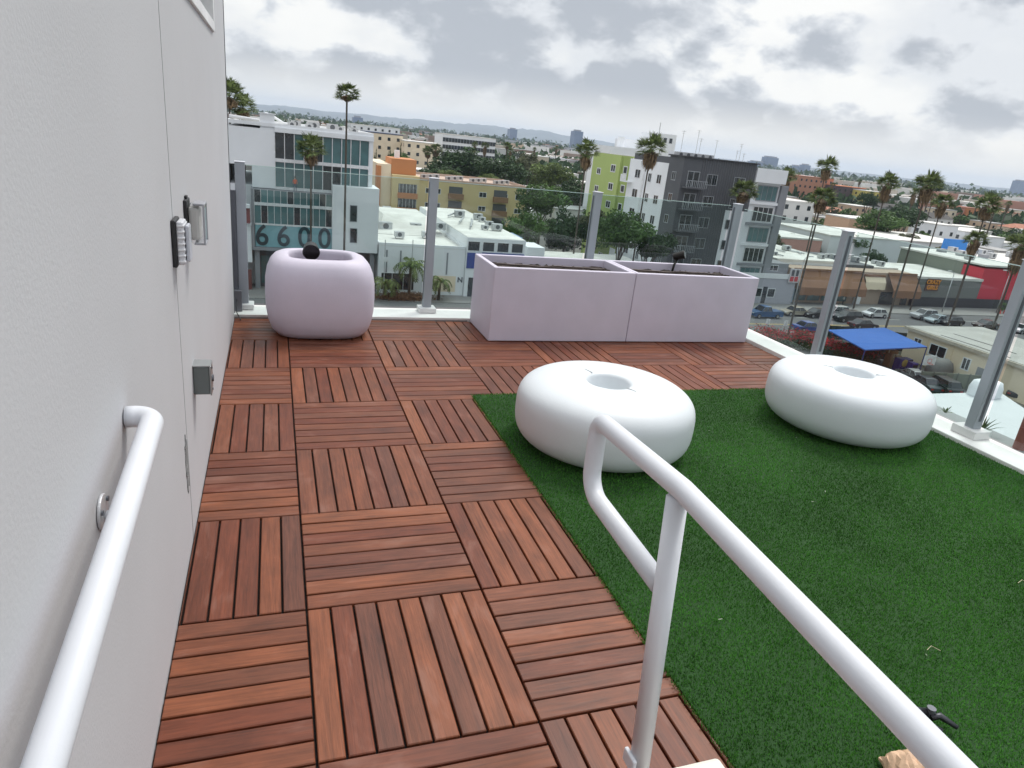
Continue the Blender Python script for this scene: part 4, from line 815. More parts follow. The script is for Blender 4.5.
pr = random.Random(15)
for i in range(14):
    x = pr.uniform(84, 108); ac_unit(b, x, pr.uniform(94, 110 if x < 96 else 104), -13.3 if x < 96.6 else (-13.7 if x < 104 else -13.9), pr.uniform(.5, .9))
mb = MB()
for i in range(5):
    x, y = pr.uniform(84, 94), pr.uniform(94, 108); mb.tube([(x, y, -13.1), (x + pr.uniform(-2, 2), y + pr.uniform(2, 5), -13.1)], .12, 6)
mb.build('roof_pipework', m_metal, b)
b = thing('sage_grey_club', 'sage grey windowless building with a dark base band and an orange cursive sign', 'building', (119, 88, GZ)); occupy(114, 126, 84, 104)
MB().box(XE + .1, 125.9, 87.6, 102, GZ + 1.9, -14.8).build('wall', M('dark_sage_wall', (.17, .18, .17), .8, var=.06), b); MB().box(XE + .05, 137, 87.5, 87.6, GZ, GZ + 1.9).build('base_band', M('black_tile_base', (.03, .032, .04), .4), b)
MB().box(XE + .05, 126, 87.5, 102.1, -14.8, -14.35).build('roof', m_roofw, b)
m_neon = M('orange_sign_letters', (.75, .30, .03), .5)
sp = PY(933, 285, 87.4); o = MB().box(sp.x - 1.6, sp.x + 1.6, 87.42, 87.56, sp.z - 1.1, sp.z + 1.1).build('sign_board', M('dark_sign_board', (.12, .06, .05), .7), b)
text_obj('CRAZY', 1.05, (sp.x, 87.38, sp.z + .5), (R_(90), 0, 0), m_neon, o, 'sign_line', .03, .03); text_obj('GIRLS', 1.05, (sp.x, 87.38, sp.z - .5), (R_(90), 0, 0), m_neon, o, 'sign_line', .03, .03)
b = thing('red_corner_building', 'big red painted building with a long sage side wall and white roof', 'building', (135, 100, GZ)); occupy(126, 165, 84, 110)
MB().box(126, 165, 88, 92.4, GZ, -12.4).build('red_wall', m_redw, b); MB().box(126, 165, 92.45, 107.5, GZ, -12.0).build('sage_wall', m_olive, b); MB().box(125.8, 165.2, 87.8, 107.8, -12.0, -11.7).build('roof', m_roofw, b)
for i in range(8): ac_unit(b, 129 + i * 3.7, 94 + (i * 5) % 11, -11.7, 1.0)
pr = random.Random(14)
for bb, x0, x1, y0, y1, z, n in ((b, 128, 160, 94, 106, -11.7, 4),): 
    for i in range(n): MB().box(*(lambda x, y: (x, x + 1.6, y, y + 1.2))(pr.uniform(x0, x1), pr.uniform(y0, y1)), z, z + .7).build('roof_hatch', m_conc, bb)
mb = MB(); p = PY(955, 246, 106); mb.box(p.x - 3.5, p.x + 3.5, 106, 106.3, p.z - 1, p.z + 1.4); o = mb.build('blue_billboard', M('bright_blue_board', (.03, .22, .62), .5), b)
# ================= pale roofs further back on the right
def simple_building(name, lab, cat, x0, x1, y0, y1, zt_, mw, mr, group=None, gable=0, wins=0, roofh=.35, names=True):
    t_ = thing(name, lab, cat, ((x0 + x1) / 2, (y0 + y1) / 2, GZ), group); MB().box(x0, x1, y0, y1, GZ, zt_).build('wall', mw, t_)
    mb = MB(); e = .3
    if gable:
        ym = (y0 + y1) / 2; mb.add([(x0 - e, y0 - e, zt_), (x1 + e, y0 - e, zt_), (x1 + e, y1 + e, zt_), (x0 - e, y1 + e, zt_), (x0 + (e + (x1 - x0) * .2 if gable == 2 else -e), ym, zt_ + gable_h(y1 - y0)), (x1 - ((x1 - x0) * .2 + e if gable == 2 else -e), ym, zt_ + gable_h(y1 - y0))], [(0, 1, 5, 4), (2, 3, 4, 5), (1, 2, 5), (3, 0, 4), (3, 2, 1, 0)])
    else: mb.box(x0 - .1, x1 + .1, y0 - .1, y1 + .1, zt_ + .002, zt_ + roofh)
    mb.build('roof', mr, t_)
    if wins:
        f = Fac((0, y0, 0), (1, 0, 0), (0, -1, 0)); g_ = Fac((x0, 0, 0), (0, -1, 0), (-1, 0, 0)); nf = max(1, int((zt_ - GZ) / 3.1)); n = max(1, int((x1 - x0) / 3.6)); m_ = max(1, int((y1 - y0) / 4.2)); cnt = 0
        for r in range(nf - 1, -1, -1):
            zc = GZ + 1.6 + r * (zt_ - GZ) / nf
            for i in range(n):
                if cnt < wins: f.box(MB(), x0 + (i + .5) * (x1 - x0) / n - .6, x0 + (i + .5) * (x1 - x0) / n + .6, zc - .6, zc + .7, .0, .05).build('window', m_wglass, t_); cnt += 1
            for i in range(m_):
                if cnt < wins: g_.box(MB(), -y1 + (i + .5) * (y1 - y0) / m_ - .6, -y1 + (i + .5) * (y1 - y0) / m_ + .6, zc - .6, zc + .7, .0, .05).build('window', m_wglass, t_); cnt += 1
    return t_
def gable_h(d): return d * .2
simple_building('warehouse', 'wide white warehouse roof behind the red building', 'warehouse', 128, 178, 130, 152, -13.0, m_white, m_roofw); occupy(126, 180, 128, 154)
simple_building('warehouse', 'white roofed warehouse with a pinkish front behind the awning shop', 'warehouse', 104, 124, 128, 142, -14.0, M('pink_stucco', (.55, .30, .26), .8), m_roofw); occupy(102, 126, 126, 144)
for k_, (px, py) in enumerate(((948, 226), (975, 233), (995, 238), (1012, 244))):
    p = PY(px, py, 172); simple_building('white_bungalow', 'white cubic bungalow in a row behind the warehouses, ' + ('westernmost one', 'second from the west end', 'third from the west end', 'easternmost one')[k_], 'house', p.x - 4.5, p.x + 5, 172, 182, p.z, m_white, m_roofw, wins=4); occupy(p.x - 6, p.x + 6, 170, 184)
p = PY(870, 224, 160); simple_building('peach_house', 'peach stucco house partly hidden by a dark green tree behind the awning shop', 'house', p.x - 8, p.x + 6, 160, 170, p.z + 1, M('peach_stucco', (.60, .40, .27), .8), m_roofw); occupy(p.x - 9, p.x + 7, 158, 172)
# middle distance white apartment slab etc.
def far_block(name, lab, cat, px0, px1, pyt, Y, dep, mw, mr, wins=60, grp=None):
    a = PY(px0, pyt, Y); c = PY(px1, pyt + (px1 - px0) * .11, Y); occupy(a.x - 3, c.x + 3, Y - 4, Y + dep + 4)
    return simple_building(name, lab, cat, a.x, c.x, Y, Y + dep, (a.z + c.z) / 2, mw, mr, grp, wins=wins)
def grid_windows(t_, px0, px1, pyt, Y, rows, cols, w_, h_, m=None):
    a = PY(px0, pyt, Y); c = PY(px1, pyt + (px1 - px0) * .11, Y); zt_ = (a.z + c.z) / 2; f = Fac((0, Y, 0), (1, 0, 0), (0, -1, 0))
    for r in range(rows):
        for i in range(cols):
            x = a.x + (i + .5) * (c.x - a.x) / cols; z = zt_ - (r + .7) * 3.2; f.box(MB(), x - w_ / 2, x + w_ / 2, z - h_ / 2, z + h_ / 2, .0, .2).build('window', m or m_wglass, t_)
t_ = far_block('white_apartment_slab', 'long white apartment slab with a grid of dark windows beyond the trees', 'apartment block', 443, 496, 134, 330, 18, m_white, m_roofw, 0); grid_windows(t_, 443, 496, 134, 330, 4, 18, 1.3, 1.8)
far_block('cream_apartment_block', 'cream apartment block with a dark blue roof band behind the office', 'apartment block', 366, 403, 132, 300, 20, m_cream, M('dark_blue_roof', (.03, .05, .10), .5), 30)
far_block('cream_apartment_block', 'cream apartment block stepping down toward the tall trees', 'apartment block', 405, 440, 141, 290, 16, m_cream, m_roofw, 30)
far_block('pale_apartment_block', 'pale flat roofed apartment block just right of the tall thin palm', 'apartment block', 351, 400, 124, 420, 20, m_white, m_roofw, 40)
far_block('brown_apartment_block', 'dark brown apartment block with orange roofs among distant palms', 'apartment block', 838, 866, 186, 330, 20, M('dark_brown_render', (.10, .07, .075), .8), M('orange_roof', (.5, .17, .07), .8), 20)
far_block('orange_roof_apartments', 'terracotta apartment row behind the slim palms beyond the glazed wing', 'apartment block', 800, 834, 176, 340, 20, M('terracotta_render', (.45, .22, .14), .8), m_tile, 24)
far_block('yellow_shop_block', 'yellow fronted building right of the dark brown block', 'building', 866, 886, 191, 320, 14, M('yellow_render', (.6, .5, .14), .8), m_roofw, 10)
for k_, (px0, px1, py, c) in enumerate(((940, 965, 206, 'salmon'), (968, 984, 208, 'orange'), (1000, 1024, 212, 'sand'))):
    far_block(c + '_apartments', c + ' coloured apartment house with tiled roof behind the tall palms', 'apartment block', px0, px1, py, 300, 14, M(c + '_render', {'salmon': (.5, .26, .2), 'orange': (.6, .33, .12), 'sand': (.55, .42, .28)}[c], .8), m_tile, 16)
# far towers
m_tow = M('blue_glass_tower', (.10, .15, .25), .4, var=.1, vscale=.05)
for k_, (x0, x1, yt, Y, lab) in enumerate(((510.5, 517.5, 129, 2600, 'slim dark blue glass tower standing alone before the hills'), (575, 583.5, 131, 2300, 'square pale blue glass tower above the lime green house'), (353, 363, 117, 2400, 'low wide dark tower behind the tall thin palm'), (767, 779, 157, 2700, 'widest pale tower beyond the glazed wing'), (753, 765, 161.5, 2700, 'low pale tower left of the widest one'), (795, 801, 166, 2600, 'slim blue tower beyond the slim palm'), (805, 811, 165, 2600, 'pair of joined blue towers by the tallest distant palm'), (1020, 1030, 181, 2400, 'far tower at the edge of the city haze'))):
    a = PY(x0, yt, Y); c = PY(x1, yt + (x1 - x0) * .11, Y); t_ = thing('office_tower', lab, 'tower', ((a.x + c.x) / 2, Y, GZ), 'far office towers'); zt_ = (a.z + c.z) / 2
    MB().box(a.x, c.x, Y, Y + 35, GZ, zt_).build('shaft', m_tow, t_); mb = MB(); mb.box(a.x + 6, c.x - 6, Y + 6, Y + 28, zt_, zt_ + 5); mb.build('roof_plant', m_conc, t_); occupy(a.x, c.x, Y, Y + 35)
# ================================================================== vegetation
def palm_fronds(seed, nf=44, droop=.2, up=1.0):
    """unit crown, radius about 1"""
    pr = np.random.RandomState(seed); out = []
    for i in range(nf):
        az = pr.uniform(0, 2 * np.pi); el = np.arcsin(pr.uniform(-.35, 1.0)) * up; L1 = pr.uniform(.38, .60)
        d = np.array([np.cos(az) * np.cos(el), np.sin(az) * np.cos(el), np.sin(el)]); base = np.array([0, 0, pr.uniform(-.1, .1)]); tip = base + d * L1 + np.array([0, 0, -droop * .12])
        side = np.cross(d, [0, 0, 1.0]); side = side / (np.linalg.norm(side) + 1e-6); nrm = np.cross(side, d); roll = pr.uniform(-.7, .7); side = side * np.cos(roll) + nrm * np.sin(roll)
        w_ = .010; out.append([base - side * w_, base + side * w_, tip + side * w_, tip - side * w_])
        n = 12
        for k_ in range(n):
            a = (k_ / (n - 1) - .5) * 2.5; l = pr.uniform(.42, .60) * (1 - .25 * abs(a) / 1.25); dd = d * np.cos(a) + side * np.sin(a); mid = tip + dd * l * .55; end = tip + dd * l + np.array([0, 0, -pr.uniform(.02, .22) * l])
            s2 = np.cross(dd, nrm); s2 = s2 / (np.linalg.norm(s2) + 1e-6); ww = .030
            out.append([tip, mid + s2 * ww, end, mid - s2 * ww])
    return np.array(out)
def palm_skirt(seed, n=260, length=1.0):
    pr = np.random.RandomState(seed); out = []
    for i in range(n):
        az = pr.uniform(0, 2 * np.pi); r0 = pr.uniform(.04, .12); z0 = pr.uniform(-.75 * length, .05); r1 = r0 + pr.uniform(.10, .42) * (1 + z0 * .35 / length); l = pr.uniform(.35, .7)
        a = np.array([np.cos(az), np.sin(az), 0]); s = np.array([-np.sin(az), np.cos(az), 0]) * pr.uniform(.02, .06); p0 = a * r0 + np.array([0, 0, z0 + .1]); p1 = a * r1 + np.array([0, 0, z0 - l * .35]); p2 = a * r1 * .85 + np.array([0, 0, z0 - l])
        out.append([p0 - s * .4, p0 + s * .4, p1 + s, p1 - s]); out.append([p1 - s, p1 + s, p2 + s * .3, p2 - s * .3])
    return np.array(out)
P_FR = [np_mesh('fronds', palm_fronds(s), 4, m_palm) for s in (1, 2, 3)]
P_SK = [np_mesh('dead_fronds', palm_skirt(s), 4, m_dead) for s in (1, 2)]
mb = MB(); mb.cyl((0, 0, 0), (0, 0, 1), 1.25, .8, 10); tm = mb.build('trunk', m_trunk, None, local=True, smooth=True); P_TR = tm.data; bpy.data.objects.remove(tm)
def palm(x, y, ztop, R, lab, seed=0, tr=.22, skirt=1.0, zb=GZ, group=None, name='palm_tree'):
    t_ = thing(name, lab, 'palm tree', (x, y, zb), group, (seed * 1.7) % 6.28); h = ztop - zb
    o = bpy.data.objects.new('trunk', P_TR); COL.objects.link(o); o.parent = t_; o.scale = (tr, tr, h)
    o = bpy.data.objects.new('fronds', P_FR[seed % 3]); COL.objects.link(o); o.parent = t_; o.location = (0, 0, h); o.scale = (R, R, R)
    if skirt:
        o = bpy.data.objects.new('dead_fronds', P_SK[seed % 2]); COL.objects.link(o); o.parent = t_; o.location = (0, 0, h - .05 * R); o.scale = (R * .95, R * .95, R * skirt)
    return t_
def palm_px(px, py, Y, Rpx, lab, seed, **k):
    p = PY(px, py, Y); dep = RB[2][0] * (p.x - CP.x) + RB[2][1] * (p.y - CP.y) + RB[2][2] * (p.z - CP.z); R = Rpx * 1.22 * dep / FPX; k['tr'] = k.get('tr', .25) * .44; k['skirt'] = k.get('skirt', 1) * .62; occupy(p.x - 1, p.x + 1, p.y - 1, p.y + 1); return palm(p.x, p.y, p.z, R, lab, seed, **k)
palm_px(347, 95, 64.5, 12.5, 'tallest slender palm in front of the 6600 office', 0, tr=.24, skirt=.45)
palm_px(311, 150, 84.5, 15, 'palm with a shaggy brown skirt against the teal curtain wall', 1, tr=.28, skirt=1.0)
palm_px(229, 97, 95, 17, 'palm half hidden behind the stucco wall corner', 2, tr=.3, skirt=.6)
palm_px(243, 108, 98, 14, 'bushy palm behind the white block, just clear of the wall', 1, tr=.3, skirt=.8)
palm_px(587, 152, 100, 12.5, 'palm with a long brown skirt left of the lime green house', 1, tr=.3, skirt=1.4)
palm_px(651, 150, 84.5, 15.5, 'tall skirted palm in front of the white apartment house', 2, tr=.27, skirt=1.2)
palm_px(744, 192, 84.5, 13.5, 'bushy palm in front of the charcoal apartment house', 0, tr=.3, skirt=.8)
palm_px(787, 177, 130, 9.5, 'palm just right of the glazed corner wing', 1, tr=.3, skirt=1.5)
palm_px(827, 168, 110, 11, 'highest palm standing over the awning shop roofs', 2, tr=.28, skirt=1.1)
palm_px(822, 199, 66.5, 13.5, 'green palm on the near pavement before the awning shop', 0, tr=.27, skirt=1.0)
palm_px(888, 184, 84.5, 11.5, 'shaggy palm on the far pavement between the awnings', 1, tr=.27, skirt=1.6)
palm_px(928, 186, 66.0, 14, 'broad palm, taller of the close pair before the red building', 2, tr=.27, skirt=1.3)
palm_px(943, 203, 84.5, 10.5, 'smaller skirted palm of the close pair before the red building', 0, tr=.26, skirt=1.4)
palm_px(988, 206, 84.5, 13.5, 'wide crowned palm over the red corner building', 1, tr=.3, skirt=1.1)
palm_px(976, 240, 70, 11, 'mostly brown drooping palm beside the red corner building', 0, tr=.24, skirt=1.5)
palm_px(1022, 246, 70, 15, 'brown skirted palm cut by the picture edge over the red wall', 2, tr=.3, skirt=1.9)
for k_, (px, py, r_) in enumerate(((436, 150, 7), (428, 152, 6), (505, 120, 3))[:2]): palm_px(px, py, 230, r_, ('distant palm left of the dark tree mass', 'thin distant palm beside the cypress')[k_], k_, tr=.4, skirt=1)
# feathery young palms before the showroom
def feather_palm(c, h, R, lab, seed, nf=22):
    pr = random.Random(seed); t_ = thing('date_palm', lab, 'palm tree', (c[0], c[1], GZ)); MB().tube([(c[0], c[1], GZ), (c[0] + .1, c[1], GZ + h)], [.22, .16], 10).build('trunk', m_trunk, t_, smooth=True)
    mb = MB()
    for i in range(nf):
        az = pr.uniform(0, 6.28); el = pr.uniform(.1, 1.25); d = Vector((math.cos(az), math.sin(az), 0)); prev = Vector((c[0] + .1, c[1], GZ + h)); n = 10; ang = el
        for s_ in range(n):
            nx_ = prev + (d * math.cos(ang) + Vector((0, 0, 1)) * math.sin(ang)) * (R / n); ang -= .22; sd = Vector((-d.y, d.x, 0))
            for q in (-1, 1):
                l = R * .26 * (1 - abs(s_ / n - .4)); e = prev + sd * q * l * .8 + (nx_ - prev) * 1.2 + Vector((0, 0, -l * .45)); mb.add([prev, nx_, e], [(0, 1, 2)])
            prev = nx_
    mb.build('fronds', m_palm, t_)
p = PY(415, 262, 80); feather_palm((p.x, 83.2), p.z - GZ - 1.2, 3.0, 'young feathery palm in front of the white showroom wall', 5)
p = PY(388, 292, 80); feather_palm((p.x, 83), 2.0, 2.6, 'low feathery palm beside the planted red bed at the showroom', 6)
p = PY(445, 280, 80); feather_palm((p.x, 83), 2.6, 2.4, 'small arching palm by the showroom entrance', 7)
mb = MB(); pr = random.Random(9)
for i in range(2400):
    q = Vector((16 + pr.gauss(0, 1.6), 82.8 + pr.gauss(0, .5), GZ + .2 + abs(pr.gauss(0, .35)))); a = Vector((pr.uniform(-1, 1), pr.uniform(-1, 1), pr.uniform(-.4, 1))).normalized() * .16; b_ = a.orthogonal().normalized() * .08; mb.add([q, q + a + b_, q + a * 2, q + a - b_], [(0, 1, 2, 3)])
o = mb.build('flower_bed', m_leafs[4]); tag(o, 'red brown planted bed along the pavement in front of the showroom', 'flower bed', kind='stuff')
# broadleaf trees
def crown_mesh(seed, nleaf, lsize, mat, flat=.8, clumps=26, cols=None):
    pr = np.random.RandomState(seed); C = []
    while len(C) < clumps:
        v = pr.uniform(-1, 1, 3)
        if np.linalg.norm(v) < 1 and v[2] > -.55: C.append(v * np.array([.78, .78, .78 * flat]))
    C = np.array(C); rad = pr.uniform(.18, .38, clumps); ci = pr.randint(0, clumps, nleaf); dv = pr.normal(0, 1, (nleaf, 3)); dv /= np.linalg.norm(dv, axis=1)[:, None]
    P = C[ci] + dv * (rad[ci] * pr.uniform(.55, 1.05, nleaf) ** .6)[:, None] * np.array([1, 1, .8])
    n = dv * .6 + pr.normal(0, .6, (nleaf, 3)) + np.array([0, 0, .3]); n /= np.linalg.norm(n, axis=1)[:, None]; a = np.cross(n, pr.normal(0, 1, (nleaf, 3))); a /= np.linalg.norm(a, axis=1)[:, None]; b = np.cross(n, a); s = lsize * pr.uniform(.6, 1.3, nleaf)[:, None]
    V = np.stack([P - a * s, P - b * s * .5, P + a * s, P + b * s * .5], 1); return np_mesh('crown', V, 4, mat)
def trunk_mesh(seed):
    pr = random.Random(seed); mb = MB(); mb.tube([(0, 0, 0), (.02, .01, .25), (0, .03, .55)], [.055, .042, .03], 8)
    for i in range(6):
        a = pr.uniform(0, 6.28); r = pr.uniform(.25, .5); mb.tube([(0, .02, .3 + i * .04), (math.cos(a) * r * .5, math.sin(a) * r * .5, .5 + i * .04), (math.cos(a) * r, math.sin(a) * r, .68 + pr.uniform(0, .15))], [.022, .015, .007], 6)
    o = mb.build('trunk', m_bark, None, local=True, smooth=True); me = o.data; bpy.data.objects.remove(o); return me
CR_N = [crown_mesh(s, 5200, .055, m_leafs[m_], clumps=c) for s, m_, c in ((1, 0, 34), (2, 1, 30), (3, 2, 26), (4, 3, 24))]
CR_F = [crown_mesh(10 + s, 620, .13, m_leafs[m_], clumps=14) for s, m_ in enumerate((0, 1, 2, 3, 0, 1, 4))]
TRK = [trunk_mesh(s) for s in (1, 2)]
def tree(x, y, r, h, mesh, lab, group=None, seed=0, name='tree', zr=None, zb=GZ):
    t_ = thing(name, lab, 'tree', (x, y, zb), group, (seed * 2.3) % 6.28); zr = zr or r * .8
    o = bpy.data.objects.new('trunk', TRK[seed % 2]); COL.objects.link(o); o.parent = t_; o.scale = (r * 1.0, r * 1.0, h * .95)
    o = bpy.data.objects.new('crown', mesh); COL.objects.link(o); o.parent = t_; o.location = (0, 0, h - zr * .85); o.scale = (r, r, zr); occupy(x - r * .6, x + r * .6, y - r * .6, y + r * .6); return t_
def tree_px(px, pyt, Y, Rpx, mi, lab, seed, zr=.8, name='tree'):
    p = PY(px, pyt, Y); dep = RB[2][0] * (p.x - CP.x) + RB[2][1] * (p.y - CP.y) + RB[2][2] * (p.z - CP.z); R = Rpx * dep / FPX; return tree(p.x, p.y, R, p.z - GZ, CR_N[mi], lab, None, seed, name, R * zr)
for k_, a in enumerate((
    (627, 203, 84.2, 34, 1, 'bright green street tree in front of the lime green house', .95), (655, 225, 84.5, 26, 0, 'darker street tree in front of the white apartment house', .9),
    (468, 143, 200, 36, 0, 'huge dark tree beneath the white apartment slab', .75), (505, 152, 190, 30, 0, 'dark rounded tree right of the huge dark one', .8), (438, 160, 185, 22, 0, 'dark tree at the left end of the tree belt', .8),
    (530, 148, 240, 22, 3, 'olive tree with a pale bare top in the tree belt', 1.1), (553, 158, 200, 26, 2, 'yellow green tree in the middle of the tree belt', .8), (580, 175, 190, 26, 0, 'dark tree low behind the skirted palm', .8),
    (545, 178, 128, 30, 1, 'green tree above the glass just beyond the tan apartments', .85), (570, 205, 112, 30, 0, 'dark tree behind the middle balustrade post', 1.1), (528, 205, 110, 24, 1, 'green tree by the end of the tan apartment block', 1.1), (600, 205, 108, 20, 3, 'olive tree squeezed beside the lime green house', 1.0), (505, 222, 128, 18, 1, 'low green tree at the foot of the tan apartment block', .9), (415, 218, 134, 14, 1, 'hedge like tree below the tan block front wing', .7), (455, 226, 132, 16, 0, 'small dark tree below the tan block balconies', .7),
    (385, 158, 175, 10, 1, 'small tree beside the orange stair tower', .9), (400, 150, 200, 11, 1, 'roundish tree left of the cypress', .8), (450, 168, 165, 14, 2, 'light green bush tree behind the tan roof', .6), (490, 172, 165, 14, 2, 'light green bush tree above the far end of the tan roof', .6),
    (885, 206, 150, 26, 1, 'dense green tree behind the awning shop roof', .7), (907, 203, 158, 22, 0, 'dark tree merging with the dense green one', .8), (871, 190, 230, 12, 0, 'dark dome shaped tree below the yellow building', .9), (858, 232, 132, 16, 1, 'tree seen through glass behind the shop roofs', .8), (800, 232, 135, 26, 0, 'wide tree seen through the glass right of the glazed wing', .8), (775, 230, 128, 18, 3, 'olive tree seen through the glass beside the grey column', 1.0), (876, 248, 124, 14, 0, 'dark tree among the white shop roofs', 1.0),
    (912, 232, 138, 12, 3, 'reddish shrub tree by the warehouse roof', .6), (1010, 225, 200, 24, 0, 'dark tree belt piece at the edge behind the bungalows', .7), (985, 225, 210, 18, 0, 'dark tree just behind the bungalow row', .7), (935, 176, 260, 12, 0, 'dark tree behind the broad palm', .9), (400, 245, 126, 7, 1, 'shrub by the showroom duct roof', .7))):
    tree_px(*a[:4], a[4], a[5], k_, a[6])
def cypress(px, pyt, Y, wpx, lab, seed):
    p = PY(px, pyt, Y); dep = RB[2][1] * (p.y - CP.y) + RB[2][0] * (p.x - CP.x) + RB[2][2] * (p.z - CP.z); r = wpx * dep / FPX; t_ = thing('cypress_tree', lab, 'tree', (p.x, p.y, GZ)); h = p.z - GZ
    o = bpy.data.objects.new('trunk', TRK[0]); COL.objects.link(o); o.parent = t_; o.scale = (r, r, h * .6); o = bpy.data.objects.new('crown', CR_N[0]); COL.objects.link(o); o.parent = t_; o.location = (0, 0, h * .58); o.scale = (r, r, h * .5)
cypress(400.5, 139, 180, 2.6, 'tall dark cypress between the pale blocks', 1); cypress(390, 142, 182, 2.4, 'shorter cypress left of the tall dark one', 2); cypress(376, 144, 182, 2.2, 'small cypress nearest the office roof edge', 3)
# red blossom hedge near the near pavement
mb = MB(); mb2 = MB(); pr = random.Random(12)
def leafq(mb, q, s):
    a = Vector((pr.uniform(-1, 1), pr.uniform(-1, 1), pr.uniform(-1, 1))).normalized() * s; b_ = a.orthogonal().normalized() * s * .5; mb.add([q - a, q - b_, q + a, q + b_], [(0, 1, 2, 3)])
pts = [G(760, 333, -18.6), G(800, 336, -18.6), G(832, 345, -18.6), G(868, 352, -18.6)]
for i in range(15000):
    s_ = pr.uniform(0, 2.999); k_ = int(s_); f = s_ - k_; c = pts[k_].lerp(pts[k_ + 1], f); q = Vector((c.x + pr.gauss(0, .9), c.y + pr.gauss(0, .9), GZ + pr.uniform(.1, 1.7) + .5 * math.sin(s_ * 7)))
    leafq(mb2 if (q.z > GZ + 1.1 and pr.random() < .62) else mb, q, .13)
t_ = thing('blossom_hedge', 'bushy hedge covered in red blossom behind the blue canopy', 'hedge', (pts[1].x, pts[1].y, GZ)); mb.build('foliage', m_leafs[0], t_); mb2.build('blossom', m_red_fl, t_)
occupy(56, 76, 54, 70)
# ================================================================== vehicles
m_tyre = M('tyre_rubber', (.02, .02, .02), .85); m_rim = M('alloy_rim', (.45, .46, .48), .3, .8); m_cg = M('car_glass', (.02, .025, .03), .06, spec=.9)
m_hl = M('headlamp_glass', (.7, .72, .72), .15); m_tl = M('tail_lamp', (.4, .02, .02), .3)
def car_proto(name, lab, cat, kind, paint, dark=False):
    t_ = thing(name, lab, cat, (0, 0, 0)); L_, H, cab, W_ = {'sedan': (4.6, 1.42, (-.95, -.55, .55, 1.25), 1.80), 'suv': (4.7, 1.72, (-2.1, -1.75, .45, 1.15), 1.88), 'pickup': (5.4, 1.78, (-.6, -.35, .75, 1.35), 1.95), 'hatch': (4.2, 1.5, (-1.75, -1.3, .5, 1.2), 1.76)}[kind]
    if kind == 'sedan': cab = (-1.55, -.85, .45, 1.15)
    bz = .30; belt = H * .60; h2 = L_ / 2
    prof = [(-h2, bz + .08), (-h2 + .02, belt - .12), (-h2 + .12, belt - .01), (cab[0], belt + .02), (cab[3], belt + .0), (h2 - .35, belt - .10), (h2 - .05, belt - .22), (h2, bz + .12), (h2 - .1, bz), (-h2 + .1, bz)]
    if kind == 'pickup': prof[2] = (-h2 + .03, belt + .0)
    ys = [(-W_ / 2 + .06, .0), (-W_ / 2, .05), (W_ / 2, .05), (W_ / 2 - .06, .0)]; mb = MB(); vs = []
    rows = [(-W_ / 2 + .10, .05), (-W_ / 2, .0), (W_ / 2, .0), (W_ / 2 - .10, .05)]
    for y, ins in rows:
        for x, z in prof: vs.append((x * (1 - ins * .6), y, z - (ins * .8 if z > .6 else 0)))
    n = len(prof); fs = [tuple(range(n)), tuple(range(3 * n, 4 * n))[::-1]] + [(r * n + i, (r + 1) * n + i, (r + 1) * n + (i + 1) % n, r * n + (i + 1) % n) for r in range(3) for i in range(n)]
    mb.add(vs, fs); iw = W_ / 2 - .10; tw = W_ / 2 - .27
    # roof plate
    body = mb.build('body', paint, t_, local=True, bevel=.05)
    for p_ in body.data.polygons: p_.use_smooth = False
    x0, x1, x2, x3 = cab
    mb = MB(); mb.add([(x0, -iw, belt), (x3, -iw, belt), (x3, iw, belt), (x0, iw, belt), (x1, -tw, H - .04), (x2, -tw, H - .04), (x2, tw, H - .04), (x1, tw, H - .04)], [(0, 1, 5, 4), (1, 2, 6, 5), (2, 3, 7, 6), (3, 0, 4, 7), (4, 5, 6, 7)]); mb.build('window_glass', m_cg, t_, local=True)
    mb = MB(); mb.add([(x1 - .04, -tw - .02, H - .05), (x2 + .04, -tw - .02, H - .05), (x2 + .04, tw + .02, H - .05), (x1 - .04, tw + .02, H - .05), (x1 + .08, -tw + .1, H), (x2 - .1, -tw + .1, H), (x2 - .1, tw - .1, H), (x1 + .08, tw - .1, H)], [(0, 3, 2, 1), (0, 1, 5, 4), (1, 2, 6, 5), (2, 3, 7, 6), (3, 0, 4, 7), (4, 5, 6, 7)])
    for s in (-1, 1):
        for (xa, xb) in ((x0, x1), ((x0 + x3) / 2 - .1, (x1 + x2) / 2), (x3, x2)):
            mb.tube([(xa, s * (iw + .005), belt), (xb, s * (tw + .01), H - .04)], .035, 6)
    mb.build('roof', paint, t_, local=True)
    for sx_ in (-1, 1):
        for s in (-1, 1):
            wx, wy = sx_ * (L_ * .31), s * (W_ / 2 - .10); w_ = MB().cyl((wx, wy - .11, .33), (wx, wy + .11, .33), .33, n=18); w_ = w_.build('wheel', m_tyre, t_, local=True); MB().cyl((wx, wy + s * .10, .33), (wx, wy + s * .118, .33), .21, n=12).build('rim', m_rim, w_, local=True)
    for s in (-1, 1):
        MB().box(h2 - .16, h2 - .02, s * (W_ / 2 - .38) - .17, s * (W_ / 2 - .38) + .17, belt - .34, belt - .20).build('headlight', m_hl, t_, local=True)
        MB().box(-h2 - .01, -h2 + .06, s * (W_ / 2 - .3) - .15, s * (W_ / 2 - .3) + .15, belt - .32, belt - .16).build('tail_light', m_tl, t_, local=True)
    note_kids(t_); return t_
def paintm(n, c, met=.3): return M('car_paint_' + n, c, .28, met, var=.02, coat=.6, dirt=.1, dirtcol=tuple(x * .7 + .03 for x in c))
PR = {}
